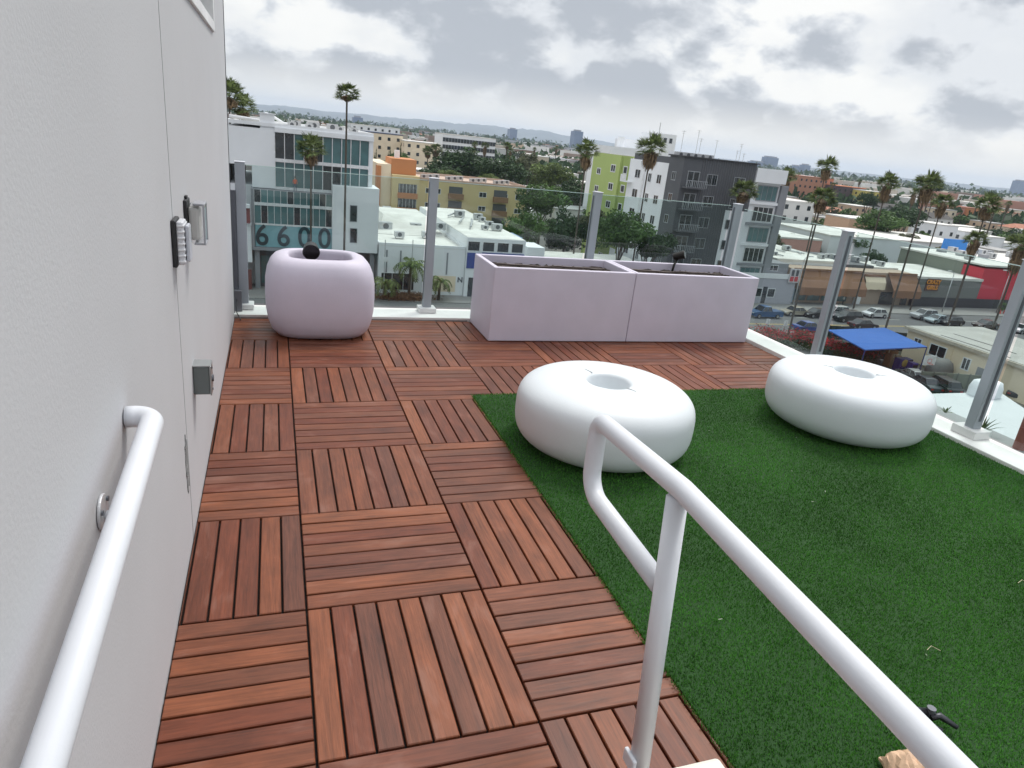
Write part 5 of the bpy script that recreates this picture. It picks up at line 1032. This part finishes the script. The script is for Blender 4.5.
def car(px, py, lab, kind, colour, c, heading=0.0, z=GZ + .01, name='parked_car', cat='car', grp=None, Y=None):
    key = (kind, colour); p = G(px, py, z) if Y is None else None
    if Y is not None: q = PY(px, py, Y); p = Vector((q.x, Y, z))
    if key not in PR: PR[key] = o = car_proto(name, lab, cat, kind, paintm(colour, c))
    else: o = copy_tree(PR[key])
    o.location = (p.x, p.y, z); o.rotation_euler = (0, 0, heading); o['label'] = lab; o['category'] = cat
    if grp: o['group'] = grp
    return o
g_ = 'cars on the road beyond the glass'
car(764, 317, 'blue pickup truck driving past the right end of the long planters', 'pickup', 'blue', (.02, .10, .26), math.pi, grp=g_, name='pickup_truck', cat='truck')
car(794, 315, 'beige sedan parked at the far kerb before the grey storefront', 'sedan', 'beige', (.42, .38, .30), math.pi, grp=g_)
car(816, 317, 'black sedan parked behind the beige one', 'sedan', 'black', (.015, .016, .02), math.pi, grp=g_)
car(834, 316, 'pale silver van parked beyond the side balustrade post', 'suv', 'pale', (.60, .62, .62), math.pi, grp=g_)
car(846, 321, 'dark grey sport utility car driving in front of the pale van', 'suv', 'dark', (.03, .032, .036), math.pi, grp=g_, name='driving_car')
car(874, 317, 'white hatchback parked before the open garage', 'hatch', 'white', (.72, .73, .74), math.pi, grp=g_)
car(807, 331, 'blue sedan on the near lane above the blossom hedge', 'sedan', 'bluecar', (.03, .07, .30), 0, grp=g_, name='driving_car')
car(862, 328, 'dark sedan on the near lane above the blue canopy', 'sedan', 'darkred', (.05, .03, .035), 0, grp=g_, name='driving_car')
car(923, 319, 'silver sport utility car in front of the black tiled base', 'suv', 'silver', (.50, .51, .53), math.pi, grp=g_, name='driving_car')
car(937, 323, 'pale blue grey sedan just right of the silver one', 'sedan', 'ice', (.40, .48, .52), math.pi, grp=g_, name='driving_car')
car(950, 325, 'black hatchback at the end of the car queue', 'hatch', 'blk', (.014, .014, .018), math.pi, grp=g_, name='driving_car')
car(985, 328, 'dark brown sedan half hidden behind the festive lamp post', 'sedan', 'brown', (.07, .04, .035), math.pi, grp=g_, name='driving_car')
car(1022, 333, 'silver hatchback past the boxed balustrade post', 'hatch', 'silver', (.50, .51, .53), math.pi, grp=g_, name='driving_car')
car(882, 306, 'white pickup standing inside the open garage', 'pickup', 'white', (.72, .73, .74), -math.pi / 2, name='pickup_truck', cat='truck', Y=87.0) if False else None
# cars on the lot below
g2 = 'cars on the parking lot below the deck'
for k_, (px, py, kd, cn, c, hd, lab) in enumerate(((923, 388, 'sedan', 'slate', (.05, .06, .075), 1.3, 'slate sedan on the lot between the stool and the white roof'), (940, 391, 'suv', 'dark', (.03, .032, .036), 1.3, 'black utility car at the back edge of the white roof'), (912, 381, 'sedan', 'silver2', (.42, .43, .44), 1.3, 'silver sedan parked nearest the basketball hoop'),
        (1004, 391, 'sedan', 'slate', (.05, .06, .075), .3, 'slate sedan parked beyond the boxed post, right of the white roof'), (1020, 398, 'hatch', 'blk', (.014, .014, .018), .3, 'black hatchback parked right of the white roof'), (1018, 386, 'suv', 'silver', (.50, .51, .53), .3, 'silver utility car parked below the tan corner house'))):
    car(px, py, lab, kd, cn, c, hd, grp=g2)
# ================================================================== street furniture
def lamp(px_base, Y, h, arm, lab, deco=False):
    p = PY(px_base, 330, Y); t_ = thing('street_lamp', lab, 'street lamp', (p.x, Y, GZ + .13)); b0 = Vector((p.x, Y, GZ + .13))
    MB().cyl(b0, b0 + Vector((0, 0, h)), .11, .06, 10).build('pole', m_metal, t_, smooth=True)
    path = fillet([b0 + Vector((0, 0, h - .3)), b0 + Vector((0, 0, h + .7)), b0 + Vector((arm, 0, h + 1.0))], .6, 6); MB().tube(path, .05, 8).build('arm', m_metal, t_, smooth=True)
    MB().box(b0.x + arm - (.5 if arm > 0 else .2), b0.x + arm + (.2 if arm > 0 else .5), Y - .14, Y + .14, b0.z + h + .88, b0.z + h + 1.02).build('lamp_head', m_wfr, t_)
    return t_, b0
lamp(990, 84.2, 7.0, -1.6, 'curved street lamp before the red building with festive bells on its pole')
lamp(936, 84.0, 6.4, -1.4, 'plain street lamp before the sage grey club')
lamp(787, 84.0, 7.5, 1.4, 'plain street lamp beside the grey storefront')
p = PY(1000, 311, 84.2); t_ = thing('festive_garland', 'green festive garland with two red bells hung on the curved street lamp', 'decoration', (p.x, 83.9, p.z)); pr = random.Random(5); mb = MB()
for i in range(420):
    a = pr.uniform(0, 6.28); q = Vector((p.x + .75 * math.cos(a) + pr.gauss(0, .14), 83.9 + pr.gauss(0, .1), p.z + .9 + .55 * math.sin(a) + pr.gauss(0, .14))); leafq(mb, q, .14)
mb.build('garland', m_leafs[1], t_)
for dx in (-.75, .65): o = MB().lathe([(.02, 1.15), (.14, 1.1), (.22, .8), (.32, .35), (.52, .05), (.50, 0), (.01, .02)], 0, 0, 16); o.v = [(x + p.x + dx, y + 83.7, z + p.z - .75) for x, y, z in o.v]; o.build('bell', M('red_bell', (.60, .06, .05), .4), t_, smooth=True)
def sign_post(px, py0, Y, h, lab):
    p = PY(px, py0, Y); b0 = Vector((p.x, Y, GZ + .13)); t_ = thing('sign_post', lab, 'post', b0); MB().cyl(b0, b0 + Vector((0, 0, h)), .05, n=8).build('pole', m_metal, t_)
    MB().box(b0.x - .3, b0.x + .3, Y - .04, Y - .01, b0.z + h - .7, b0.z + h).build('sign_plate', m_wfr, t_)
sign_post(766, 330, 65, 3.0, 'slim kerbside sign post left of the near palm'); sign_post(784, 330, 65, 2.8, 'slim kerbside sign post nearer the near palm')
# traffic cone
p = G(889, 318, GZ + .01); t_ = thing('traffic_cone', 'orange traffic cone on the road right of the white hatchback', 'traffic cone', p); MB().cyl(p + Vector((0, 0, .03)), p + Vector((0, 0, .75)), .18, .04, 14).build('cone', M('orange_cone', (.75, .12, .04), .5), t_); MB().box(p.x - .25, p.x + .25, p.y - .25, p.y + .25, GZ + .012, GZ + .045).build('base', m_tyre, t_)
# flagpole / utility pole before the showroom
p = PY(411, 240, 83); b0 = Vector((PY(411, 285, 83).x, 83.2, GZ + .13)); t_ = thing('utility_pole', 'thin grey utility pole in front of the white showroom', 'pole', b0); MB().cyl(b0, b0 + Vector((0, 0, p.z - b0.z)), .09, .05, 8).build('pole', m_metal, t_); MB().box(b0.x - .45, b0.x + .45, 83.1, 83.16, p.z - 3.2, p.z - 2.8).build('sign_plate', m_wfr, t_)
p = PY(385, 240, 83); b0 = Vector((PY(384, 285, 83).x, 83.2, GZ + .13)); t_ = thing('utility_pole', 'leftmost thin pole before the showroom, beside the low palm', 'pole', b0); MB().cyl(b0, b0 + Vector((0, 0, p.z - b0.z)), .07, .05, 8).build('pole', m_metal, t_); MB().box(b0.x - .45, b0.x + .45, 83.1, 83.16, p.z - 2.8, p.z - 2.2).build('sign_plate', m_wfr, t_)
# ---- blue canopy
cz = -16.5
cc = [G(828, 330, cz), G(885, 328, cz), G(927, 347, cz), G(865, 350, cz)]; cen = sum(cc, Vector()) / 4
t_ = thing('shade_canopy', 'bright blue fabric shade canopy on thin posts over the yard', 'canopy', (cen.x, cen.y, GZ)); mb = MB(); n = 10; vs = []
for j in range(n + 1):
    for i in range(n + 1):
        u, v_ = i / n, j / n; q = cc[0].lerp(cc[1], u).lerp(cc[3].lerp(cc[2], u), v_); q = q + Vector((0, 0, .55 * (1 - max(abs(2 * u - 1), abs(2 * v_ - 1))))); vs.append(q)
mb.add(vs, [(j * (n + 1) + i, j * (n + 1) + i + 1, (j + 1) * (n + 1) + i + 1, (j + 1) * (n + 1) + i) for j in range(n) for i in range(n)]); o = mb.build('fabric', M('royal_blue_canvas', (.008, .105, .42), .7, var=.04, vscale=1), t_); s_ = o.modifiers.new('thick', 'SOLIDIFY'); s_.thickness = .04
mb = MB()
for a in range(4):
    q, r = cc[a], cc[(a + 1) % 4]; mb.tube([q + Vector((0, 0, -.06)), r + Vector((0, 0, -.06))], .05, 8)
mb.build('edge_frame', M('blue_frame', (.02, .05, .22), .5), t_)
for q in cc: MB().tube([(q.x, q.y, GZ), (q.x, q.y, cz - .05)], .06, 8).build('post', MATS['blue_frame'], t_)
# yard things beneath it
yd = random.Random(31)
def crate(px, py, s, lab, mat, name='cardboard_box', cat='box'):
    p = G(px, py, GZ); t_ = thing(name, lab, cat, (p.x, p.y, GZ + .01)); MB().box(p.x - s[0] / 2, p.x + s[0] / 2, p.y - s[1] / 2, p.y + s[1] / 2, GZ + .012, GZ + s[2]).build('carton', mat, t_, bevel=.03); MB().box(p.x - s[0] / 2 - .005, p.x + s[0] / 2 + .005, p.y - .06, p.y + .06, GZ + s[2] - .4, GZ + s[2] + .006).build('tape', m_cream, t_)
crate(888, 366, (1.0, .9, 2.1), 'tall brown carton under the blue canopy, left of the purple machine', M('brown_carton', (.34, .18, .09), .8)); crate(893, 368, (.8, .8, 1.7), 'shorter tan carton touching the purple machine', M('tan_carton', (.5, .36, .22), .8))
p = G(900, 372, GZ); t_ = thing('arcade_machine', 'purple arcade cabinet with a round golden emblem under the canopy edge', 'arcade machine', (p.x, p.y, GZ)); m_pur = M('purple_panel', (.035, .022, .17), .4)
mb = MB(); mb.box(p.x - .95, p.x + .95, p.y - .5, p.y + .5, GZ + .01, GZ + 1.75); mb.build('cabinet', m_pur, t_, bevel=.08); MB().cyl((p.x - .3, p.y - .55, GZ + 1.3), (p.x - .3, p.y - .505, GZ + 1.3), .45, n=20).build('emblem', M('gold_emblem', (.45, .33, .10), .4), t_); MB().box(p.x + .35, p.x + .9, p.y - .53, p.y - .505, GZ + .9, GZ + 1.7).build('screen', m_cg, t_); MB().box(p.x - .9, p.x + .9, p.y - .8, p.y - .5, GZ + .7, GZ + .85).build('control_shelf', m_pur, t_)
p = G(909, 376, GZ); t_ = thing('arcade_machine', 'smaller purple arcade cabinet beside the golden emblem one', 'arcade machine', (p.x, p.y, GZ)); MB().box(p.x - .45, p.x + .45, p.y - .4, p.y + .4, GZ + .01, GZ + 1.7).build('cabinet', m_pur, t_, bevel=.06); MB().box(p.x - .35, p.x + .35, p.y - .43, p.y - .405, GZ + .9, GZ + 1.5).build('screen', m_cg, t_)
# dark clutter and a dark screen fence behind the canopy
for k_, (px, py, w_, h_, lab) in enumerate(((842, 352, 3.2, 1.5, 'dark covered bench heap at the west end of the canopy yard'), (858, 357, 2.6, 1.2, 'low dark table below the middle canopy post'), (874, 360, 2.4, 1.6, 'dark covered cart left of the brown carton'))):
    p = G(px, py, GZ); t_ = thing('covered_cart', lab, 'cart', (p.x, p.y, GZ)); mb = MB(); mb.box(p.x - w_ / 2, p.x + w_ / 2, p.y - .7, p.y + .7, GZ + .3, GZ + h_); mb.build('cover', M('dark_tarpaulin', (.03, .035, .035), .8, bump=.5, bscale=4), t_, bevel=.12)
    for s in (-1, 1):
        for q in (-1, 1): MB().cyl((p.x + s * w_ * .4, p.y + q * .5, GZ + .01), (p.x + s * w_ * .4, p.y + q * .5, GZ + .32), .06, n=8).build('leg', m_metal, t_)
a = G(824, 344, GZ); c = G(902, 352, GZ); t_ = thing('screen_fence', 'dark mesh screen fence along the back of the canopy yard', 'fence', ((a.x + c.x) / 2, (a.y + c.y) / 2, GZ)); d_ = (c - a); L2 = d_.length; d_.normalize(); n_ = Vector((-d_.y, d_.x, 0)); Fz = Fac((a.x, a.y, 0), d_, n_); Fz.box(MB(), 0, L2, GZ + .05, GZ + 2.6, 0, .05).build('mesh_screen', M('dark_mesh', (.02, .028, .024), .9), t_)
for q in range(7): Fz.box(MB(), L2 * q / 6 - .04, L2 * q / 6 + .04, GZ, GZ + 2.7, .05, .13).build('fence_post', m_metal, t_)
# ---- cream house, tan corner house
b = thing('cream_house', 'cream single storey house with a pale patched flat roof beside the canopy', 'house', (84, 53, GZ)); xw = 76.9; occupy(70, 100, 40, 62)
MB().box(xw, xw + 13, 41.5, 59, GZ, -16.35).build('wall', m_cream, b); MB().box(xw - .35, xw + 13.4, 41.2, 59.4, -16.35, -15.95).build('roof_edge', M('pale_tan_fascia', (.52, .47, .38), .8), b); MB().box(xw - .1, xw + 13.2, 41.4, 59.2, -15.95, -15.88).build('roof', m_roofg if False else M('patched_roof_felt', (.42, .41, .38), .9, var=.1, vscale=.4, dirt=.5, dirtcol=(.30, .29, .27)), b)
mb = MB(); pr = random.Random(6)
for i in range(2): x = xw + .8 + i * 2.9; mb.tube([(x, 46 + i * 1.5, -15.84), (x + .2, 50 + i * 1.2, -15.84), (x - .1, 55 + i * .6, -15.86)], .03, 6)
mb.build('roof_cable', m_dkg, b)
Fc = Fac((xw, 0, 0), (0, -1, 0), (-1, 0, 0))
for (yy, z, w_, h_) in ((57.2, -17.6, 1.2, 1.3), (54.2, -17.7, 2.4, 1.5), (50.2, -18.0, 1.1, 1.5)): window(b, Fc, -yy, z, w_, h_, m_white, m_wglass, 1, .12)
Fc.box(MB(), -48.7, -47.6, GZ + .1, GZ + 2.2, .01, .06).build('door', m_conc, b)
for yy in (55.8, 52.3): Fc.box(MB(), -yy - .05, -yy + .05, GZ, -16.4, .0, .08).build('downpipe', m_cream, b)
b = thing('tan_corner_house', 'tan stucco house with a tall barred window beyond the boxed balustrade post', 'house', (84, 38, GZ)); 
MB().box(78.3, 92, 28, 41.0, GZ, -13.4).build('wall', M('warm_tan_stucco', (.58, .46, .30), .8, var=.04), b); MB().box(78.1, 92.2, 27.8, 41.15, -13.4, -13.0).build('roof', m_roofg, b); MB().box(78.0, 78.29, 28.0, 41.0, GZ, GZ + 2.4).build('pale_base', m_cream, b)
Fd = Fac((78.3, 0, 0), (0, -1, 0), (-1, 0, 0)); window(b, Fd, -36.6, -17.3, 2.0, 2.4, m_wfr, m_wglass, 2, .12)
for yy in (40.2, 39.3): Fd.box(MB(), -yy - .3, -yy + .3, -16.4, -16.1, .0, .12).build('wall_vent', m_dkg, b)
# sage fence in front of the cream house
a = G(917, 386, GZ); c = G(1012, 392, GZ); t_ = thing('board_fence', 'sage grey board fence between the parking lot and the cream house', 'fence', ((a.x + c.x) / 2, (a.y + c.y) / 2, GZ)); d_ = (c - a); L2 = d_.length; d_.normalize(); Fz = Fac((a.x, a.y, 0), d_, Vector((d_.y, -d_.x, 0)))
Fz.box(MB(), 0, L2, GZ + .03, GZ + 1.75, -.04, .04).build('board_panel', M('sage_fence_board', (.20, .22, .18), .85, var=.1, vscale=1.5), t_)
for q in range(9): Fz.box(MB(), L2 * q / 8 - .05, L2 * q / 8 + .05, GZ, GZ + 1.85, .041, .12).build('fence_post', M('fence_post_grey', (.16, .17, .15), .85), t_)
# basketball hoop
p = G(922, 384, GZ); t_ = thing('basketball_hoop', 'white basketball backboard with a red rim standing by the board fence', 'basketball hoop', (p.x, p.y, GZ)); MB().tube([(p.x, p.y + .8, GZ), (p.x, p.y + .7, GZ + 2.2), (p.x, p.y + .05, GZ + 2.9)], .06, 8).build('pole', m_dkg, t_, smooth=True); MB().box(p.x - .5, p.x + .5, p.y + .5, p.y + 1.4, GZ, GZ + .18).build('base', m_black, t_, bevel=.04)
bo = MB().box(p.x - .9, p.x + .9, p.y - .03, p.y + .03, GZ + 2.3, GZ + 3.4).build('backboard', m_wfr, t_); mb = MB()
for (x0, x1, z0, z1) in ((-.3, .3, 2.98, 3.03), (-.3, .3, 2.55, 2.6), (-.3, -.25, 2.6, 2.98), (.25, .3, 2.6, 2.98)): mb.box(p.x + x0, p.x + x1, p.y - .036, p.y - .031, GZ + z0, GZ + z1)
mb.build('target_square', M('red_marking', (.6, .08, .06), .6), bo); mb = MB(); mb.tube([(p.x + .23 * math.cos(a), p.y - .28 + .23 * math.sin(a), GZ + 2.5) for a in np.linspace(0, 6.2832, 17)], .02, 6); mb.build('rim', MATS['red_marking'], t_)
# grey covered thing by the cream wall
p = G(937, 376, GZ); t_ = thing('covered_boat', 'grey tarpaulin covered heap against the cream house wall', 'covered heap', (p.x, p.y, GZ)); loft([(rsq(p.x, p.y, 3.2, 2.2, 2.6, 24), GZ + .01), (rsq(p.x, p.y, 3.4, 2.3, 2.6, 24), GZ + .9), (rsq(p.x + .1, p.y, 2.8, 1.8, 2.4, 24), GZ + 1.7), (rsq(p.x + .2, p.y, 1.4, .9, 2.2, 24), GZ + 2.15)], MB()).build('tarpaulin', M('grey_tarpaulin', (.16, .165, .16), .8, bump=.6, bscale=3), t_, smooth=True)
# ---- white lower roof next door
b = thing('white_roof_building', 'big plain white membrane roof just below the side balustrade with a rounded plant cover', 'building', (50, 28, GZ))
pts_ = [(38, 34.4), (60.0, 34.3), (58.0, 30.6), (53.5, 20), (38, 14), (30, 20), (30, 30)]
MB().prism(pts_, GZ, -15.3).build('wall', m_cream, b); MB().prism(pts_, -15.299, -15).build('roof', M('bright_roof_membrane', (.60, .62, .63), .6, var=.03, vscale=.4, dirt=.12, dirtcol=(.55, .56, .54)), b)
mb = MB(); p = G(975, 392, -15); loft([(rsq(p.x, p.y - .8, 2.9, 1.8, 3, 28), -14.99), (rsq(p.x, p.y - .8, 2.9, 1.8, 3, 28), -14.3), (rsq(p.x, p.y - .8, 2.6, 1.5, 2.8, 28), -13.75), (rsq(p.x, p.y - .8, 1.6, .8, 2.4, 28), -13.6)], mb); mb.build('plant_cover', m_white, b, smooth=True)
# ---- people: white shirted person at the garage, orange clothed person in the office window
def person(x, y, z, lab, rz, shirt, trousers):
    sk = [(0, 0, .95), (0, 0, 1.15), (0, 0, 1.38), (0, 0, 1.50), (0, .01, 1.60), (0, .01, 1.72), (-.19, 0, 1.40), (-.25, .02, 1.12), (-.22, -.08, .88), (.19, 0, 1.40), (.26, .02, 1.12), (.24, -.06, .88), (-.09, 0, .90), (-.11, -.02, .48), (-.12, .02, .06), (-.12, -.12, .03), (.09, 0, .90), (.12, .03, .48), (.13, .08, .06), (.13, -.06, .03)]
    ed = [(0, 1), (1, 2), (2, 3), (3, 4), (4, 5), (2, 6), (6, 7), (7, 8), (2, 9), (9, 10), (10, 11), (0, 12), (12, 13), (13, 14), (14, 15), (0, 16), (16, 17), (17, 18), (18, 19)]
    rr = [.15, .14, .17, .07, .09, .07, .075, .05, .035, .075, .05, .035, .10, .07, .045, .04, .10, .07, .045, .04]
    me = bpy.data.meshes.new('person'); me.from_pydata(sk, ed, []); o = bpy.data.objects.new('person', me); COL.objects.link(o); o.modifiers.new('skin', 'SKIN'); 
    for v_, r in zip(me.skin_vertices[0].data, rr): v_.radius = (r, r * .8)
    me.skin_vertices[0].data[0].use_root = True; s_ = o.modifiers.new('sub', 'SUBSURF'); s_.levels = s_.render_levels = 1
    bpy.context.view_layer.update(); m2 = bpy.data.meshes.new_from_object(o.evaluated_get(bpy.context.evaluated_depsgraph_get())); bpy.data.objects.remove(o)
    m2.materials.clear(); 
    for q in (M('skin_tone', (.42, .26, .18), .6), shirt, trousers): m2.materials.append(q)
    for f in m2.polygons: f.material_index = 2 if f.center.z < .95 else (1 if f.center.z < 1.47 and not (abs(f.center.x) > .2 and f.center.z < 1.1) else 0)
    o = bpy.data.objects.new('person', m2); COL.objects.link(o); o.location = (x, y, z); o.rotation_euler = (0, 0, rz); tag(o, lab, 'person'); hm = MB().lathe([(.001, .0), (.08, .01), (.10, -.06), (.098, -.12), (.09, -.13), (.001, -.12)], 0, .01, 14); hm.v = [(a, b2, c2 + 1.82) for a, b2, c2 in hm.v]; h = hm.build('hair', m_black, o, local=True, smooth=True); return o
p = G(866, 313, GZ + .13); person(p.x, 86.9, GZ + .13, 'person in a white shirt standing at the garage opening', .3, m_wfr, m_dkg)
p = PY(295, 190, 86.7); person(p.x, 86.2, -7.42, 'person in orange clothes standing on the ledge of the teal glass front', 0, M('orange_shirt', (.60, .13, .06), .7), M('blue_trousers', (.05, .09, .14), .8))
# ================================================================== scattered city
W = [('white', (.62, .62, .60)), ('cream', (.58, .50, .38)), ('pale grey', (.45, .46, .47)), ('tan', (.44, .33, .23)), ('pink', (.52, .34, .28)), ('brown', (.20, .13, .09))]
wmat = [M('house_wall_' + a.replace(' ', '_'), c, .85, var=.06, vscale=.2) for a, c in W]
RM = [('white flat', m_roofw, 0), ('grey flat', m_roofg, 0), ('red tiled', m_tile, 2), ('dark shingle', M('dark_shingle', (.07, .065, .06), .9, var=.2, vscale=1), 1), ('brown shingle', M('brown_shingle', (.15, .11, .09), .9, var=.2, vscale=1), 2)]
sr = random.Random(77); nh = 0; tries = 0
def view_pt(sr, dmin, dmax, power=1.0):
    px = sr.uniform(226, 1040); hz_ = 112 + (px - 272) * .1087; d = dmin + (dmax - dmin) * sr.random() ** power; return px, hz_ + d
occupy(-60, 57, 0, 126); occupy(57, 200, 0, 104)
FP_NEARFREE = len(FP)
while nh < 285 and tries < 9000:
    tries += 1; px, py = view_pt(sr, 7.5, 78, 1.25); p = G(px, py, GZ + 3)
    r = math.hypot(p.x, p.y)
    if p.y < 106 or r > 1900: continue
    s = 1 if r < 500 else 1.5; w_, d_ = sr.uniform(9, 17) * s, sr.uniform(8, 14) * s; m_ = 2.5
    if not free(p.x - w_ / 2 - m_, p.x + w_ / 2 + m_, p.y - d_ / 2 - m_, p.y + d_ / 2 + m_): continue
    occupy(p.x - w_ / 2, p.x + w_ / 2, p.y - d_ / 2, p.y + d_ / 2); wi = sr.choices(range(6), (6, 4, 3, 2, 1.2, .8))[0]; ri = sr.choices(range(5), (5, 3, 2.2, 1.6, 1.4))[0]
    big = sr.random() < (.10 if r < 400 else .28); h = sr.uniform(9.5, 13) if big else sr.choice((3.6, 3.8, 6.4, 6.8))
    if r > 900: h += 3
    rn_, rm, gb = RM[ri] if not big else RM[sr.choice((0, 0, 1))]
    st = 'three storey' if big else ('two storey' if h > 5 else 'single storey'); dist = 'in the near streets' if r < 260 else ('in the middle distance' if r < 600 else 'far out in the city haze')
    lab = f'{st} {W[wi][0]} {"apartment block" if big else "house"} with {rn_} roof {dist}'
    simple_building('apartment_block' if big else 'house', lab, 'apartment block' if big else 'house', p.x - w_ / 2, p.x + w_ / 2, p.y - d_ / 2, p.y + d_ / 2, GZ + h, wmat[wi], rm, lab.replace(' with', 's with', 1) if False else 'scattered ' + lab.split(' with ')[0] + 's, ' + rn_ + ' roof, ' + dist, gable=gb, wins=(18 if r < 260 else (8 if r < 420 else 0))); nh += 1
nt_ = 0; tries = 0; KN = ('dark green', 'mid green', 'light green', 'olive', 'dark green', 'mid green', 'rusty brown')
while nt_ < 270 and tries < 9000:
    tries += 1; px, py = view_pt(sr, 8, 80, 1.2); p = G(px, py, GZ + 4); r = math.hypot(p.x, p.y)
    if p.y < 106 or r > 1700: continue
    R = sr.uniform(2.6, 5.0) * (1 if r < 450 else 1.6)
    if not free(p.x - R * .5, p.x + R * .5, p.y - R * .5, p.y + R * .5): continue
    k_ = sr.choices(range(7), (5, 4, 1.5, 2, 4, 3, .6))[0]; dist = 'among the near houses' if r < 260 else ('among the middle distance houses' if r < 600 else 'far out in the city haze'); lab = f'{KN[k_]} rounded tree {dist}'
    tree(p.x, p.y, R, R * sr.uniform(1.5, 2.1), CR_F[k_], lab, 'scattered ' + lab, nt_, zr=R * sr.uniform(.7, .95)); nt_ += 1
nt_ = 0; tries = 0
while nt_ < 46 and tries < 3000:
    tries += 1; px, py = view_pt(sr, 12, 60, 1.2); p = G(px, py, GZ + 4); r = math.hypot(p.x, p.y)
    if p.y < 127 or r > 900 or not free(p.x - .6, p.x + .6, p.y - .6, p.y + .6): continue
    palm(p.x, p.y, GZ + sr.uniform(12, 19), sr.uniform(1.6, 2.3), 'slim distant palm rising between far houses', nt_, tr=.25, skirt=sr.choice((.5, 1, 1.5)), group='slim palms scattered over the distant city'); nt_ += 1
# the rest of the plain, too many to count
nr = np.random.RandomState(9); quads = []; cols_ = []
def fill(n, r0, r1, sz, hmin, hmax, seed):
    nr = np.random.RandomState(seed); mb = MB()
    ang = nr.uniform(R_(-4), R_(62), n); inv = nr.uniform(1 / r1, 1 / r0, n); r = 1 / inv
    for i in range(n):
        x, y = math.sin(ang[i]) * r[i], math.cos(ang[i]) * r[i]; f = (r[i] / r0) ** .5
        w_, d_, h = nr.uniform(.6, 1.4) * sz * f, nr.uniform(.5, 1.0) * sz * f, nr.uniform(hmin, hmax) * (1 + .15 * (f - 1))
        if nr.rand() < .04: h *= 1.6
        w_, d_, h = min(w_, 40), min(d_, 34), min(h, 16)
        mb.box(x - w_ / 2, x + w_ / 2, y - d_ / 2, y + d_ / 2, GZ, GZ + h)
    return mb
def isl_mat(name, cols, pos):
    m = bpy.data.materials.new(name); t = nt(m); N = t.nodes; L = t.links; g = N.new('ShaderNodeNewGeometry'); c = N.new('ShaderNodeValToRGB'); c.color_ramp.interpolation = 'CONSTANT'; e = c.color_ramp.elements; e[0].color = (*cols[0], 1); e[1].color = (*cols[-1], 1); e[1].position = pos[-1]
    for p_, q in zip(pos[1:-1], cols[1:-1]): x = e.new(p_); x.color = (*q, 1)
    L.new(g.outputs['Random Per Island'], c.inputs[0]); L.new(c.outputs[0], N['Principled BSDF'].inputs['Base Color']); N['Principled BSDF'].inputs['Roughness'].default_value = .85; return m
o = fill(6000, 560, 6500, 20, 5, 11, 1).build('distant_houses', isl_mat('distant_house_mix', [(.60, .60, .58), (.45, .40, .34), (.34, .35, .37), (.22, .17, .14), (.36, .20, .15)], [0, .38, .58, .76, .92])); tag(o, 'the pale dense carpet of far houses reaching to the hills', 'distant houses', kind='stuff')
nr = np.random.RandomState(3); n = 6500; ang = nr.uniform(R_(-4), R_(62), n); r = 1 / nr.uniform(1 / 6000, 1 / 420, n); C3 = np.stack([np.sin(ang) * r, np.cos(ang) * r, np.full(n, GZ)], 1); S = nr.uniform(3, 6.5, n) * np.sqrt(r / 420)
K7 = 9; P = np.repeat(C3, K7, 0); SS = np.repeat(S, K7); dv = nr.normal(0, 1, (len(P), 3)) * np.array([.55, .55, .35]); P = P + dv * SS[:, None] + np.array([0, 0, 1])[None] * (SS * .9)[:, None]
a = nr.normal(0, 1, (len(P), 3)); a /= np.linalg.norm(a, axis=1)[:, None]; b_ = np.cross(a, nr.normal(0, 1, (len(P), 3))); b_ /= np.linalg.norm(b_, axis=1)[:, None]; s = (SS * .42)[:, None]
Vt = np.stack([P - a * s, P - b_ * s * .7, P + a * s, P + b_ * s * .7], 1); me = np_mesh('distant_treetops', Vt, 4, m_leafs[0]); o = bpy.data.objects.new('distant_treetops', me); COL.objects.link(o); tag(o, 'far treetops filling the gaps between distant houses', 'treetops', kind='stuff')
# ================================================================== haze
mh = bpy.data.materials.new('thin_haze'); mh.use_nodes = True; N = mh.node_tree.nodes; N.remove(N['Principled BSDF']); pv = N.new('ShaderNodeVolumePrincipled'); pv.inputs['Density'].default_value = 9.0e-5; pv.inputs['Color'].default_value = (.66, .78, .95, 1); pv.inputs['Anisotropy'].default_value = .2
mh.node_tree.links.new(pv.outputs[0], N['Material Output'].inputs['Volume'])
o = MB().box(-12000, 12000, -12000, 12000, GZ - 3.2, 190).build('haze', mh, None); tag(o, 'thin bluish haze over the far city', 'haze', kind='stuff')
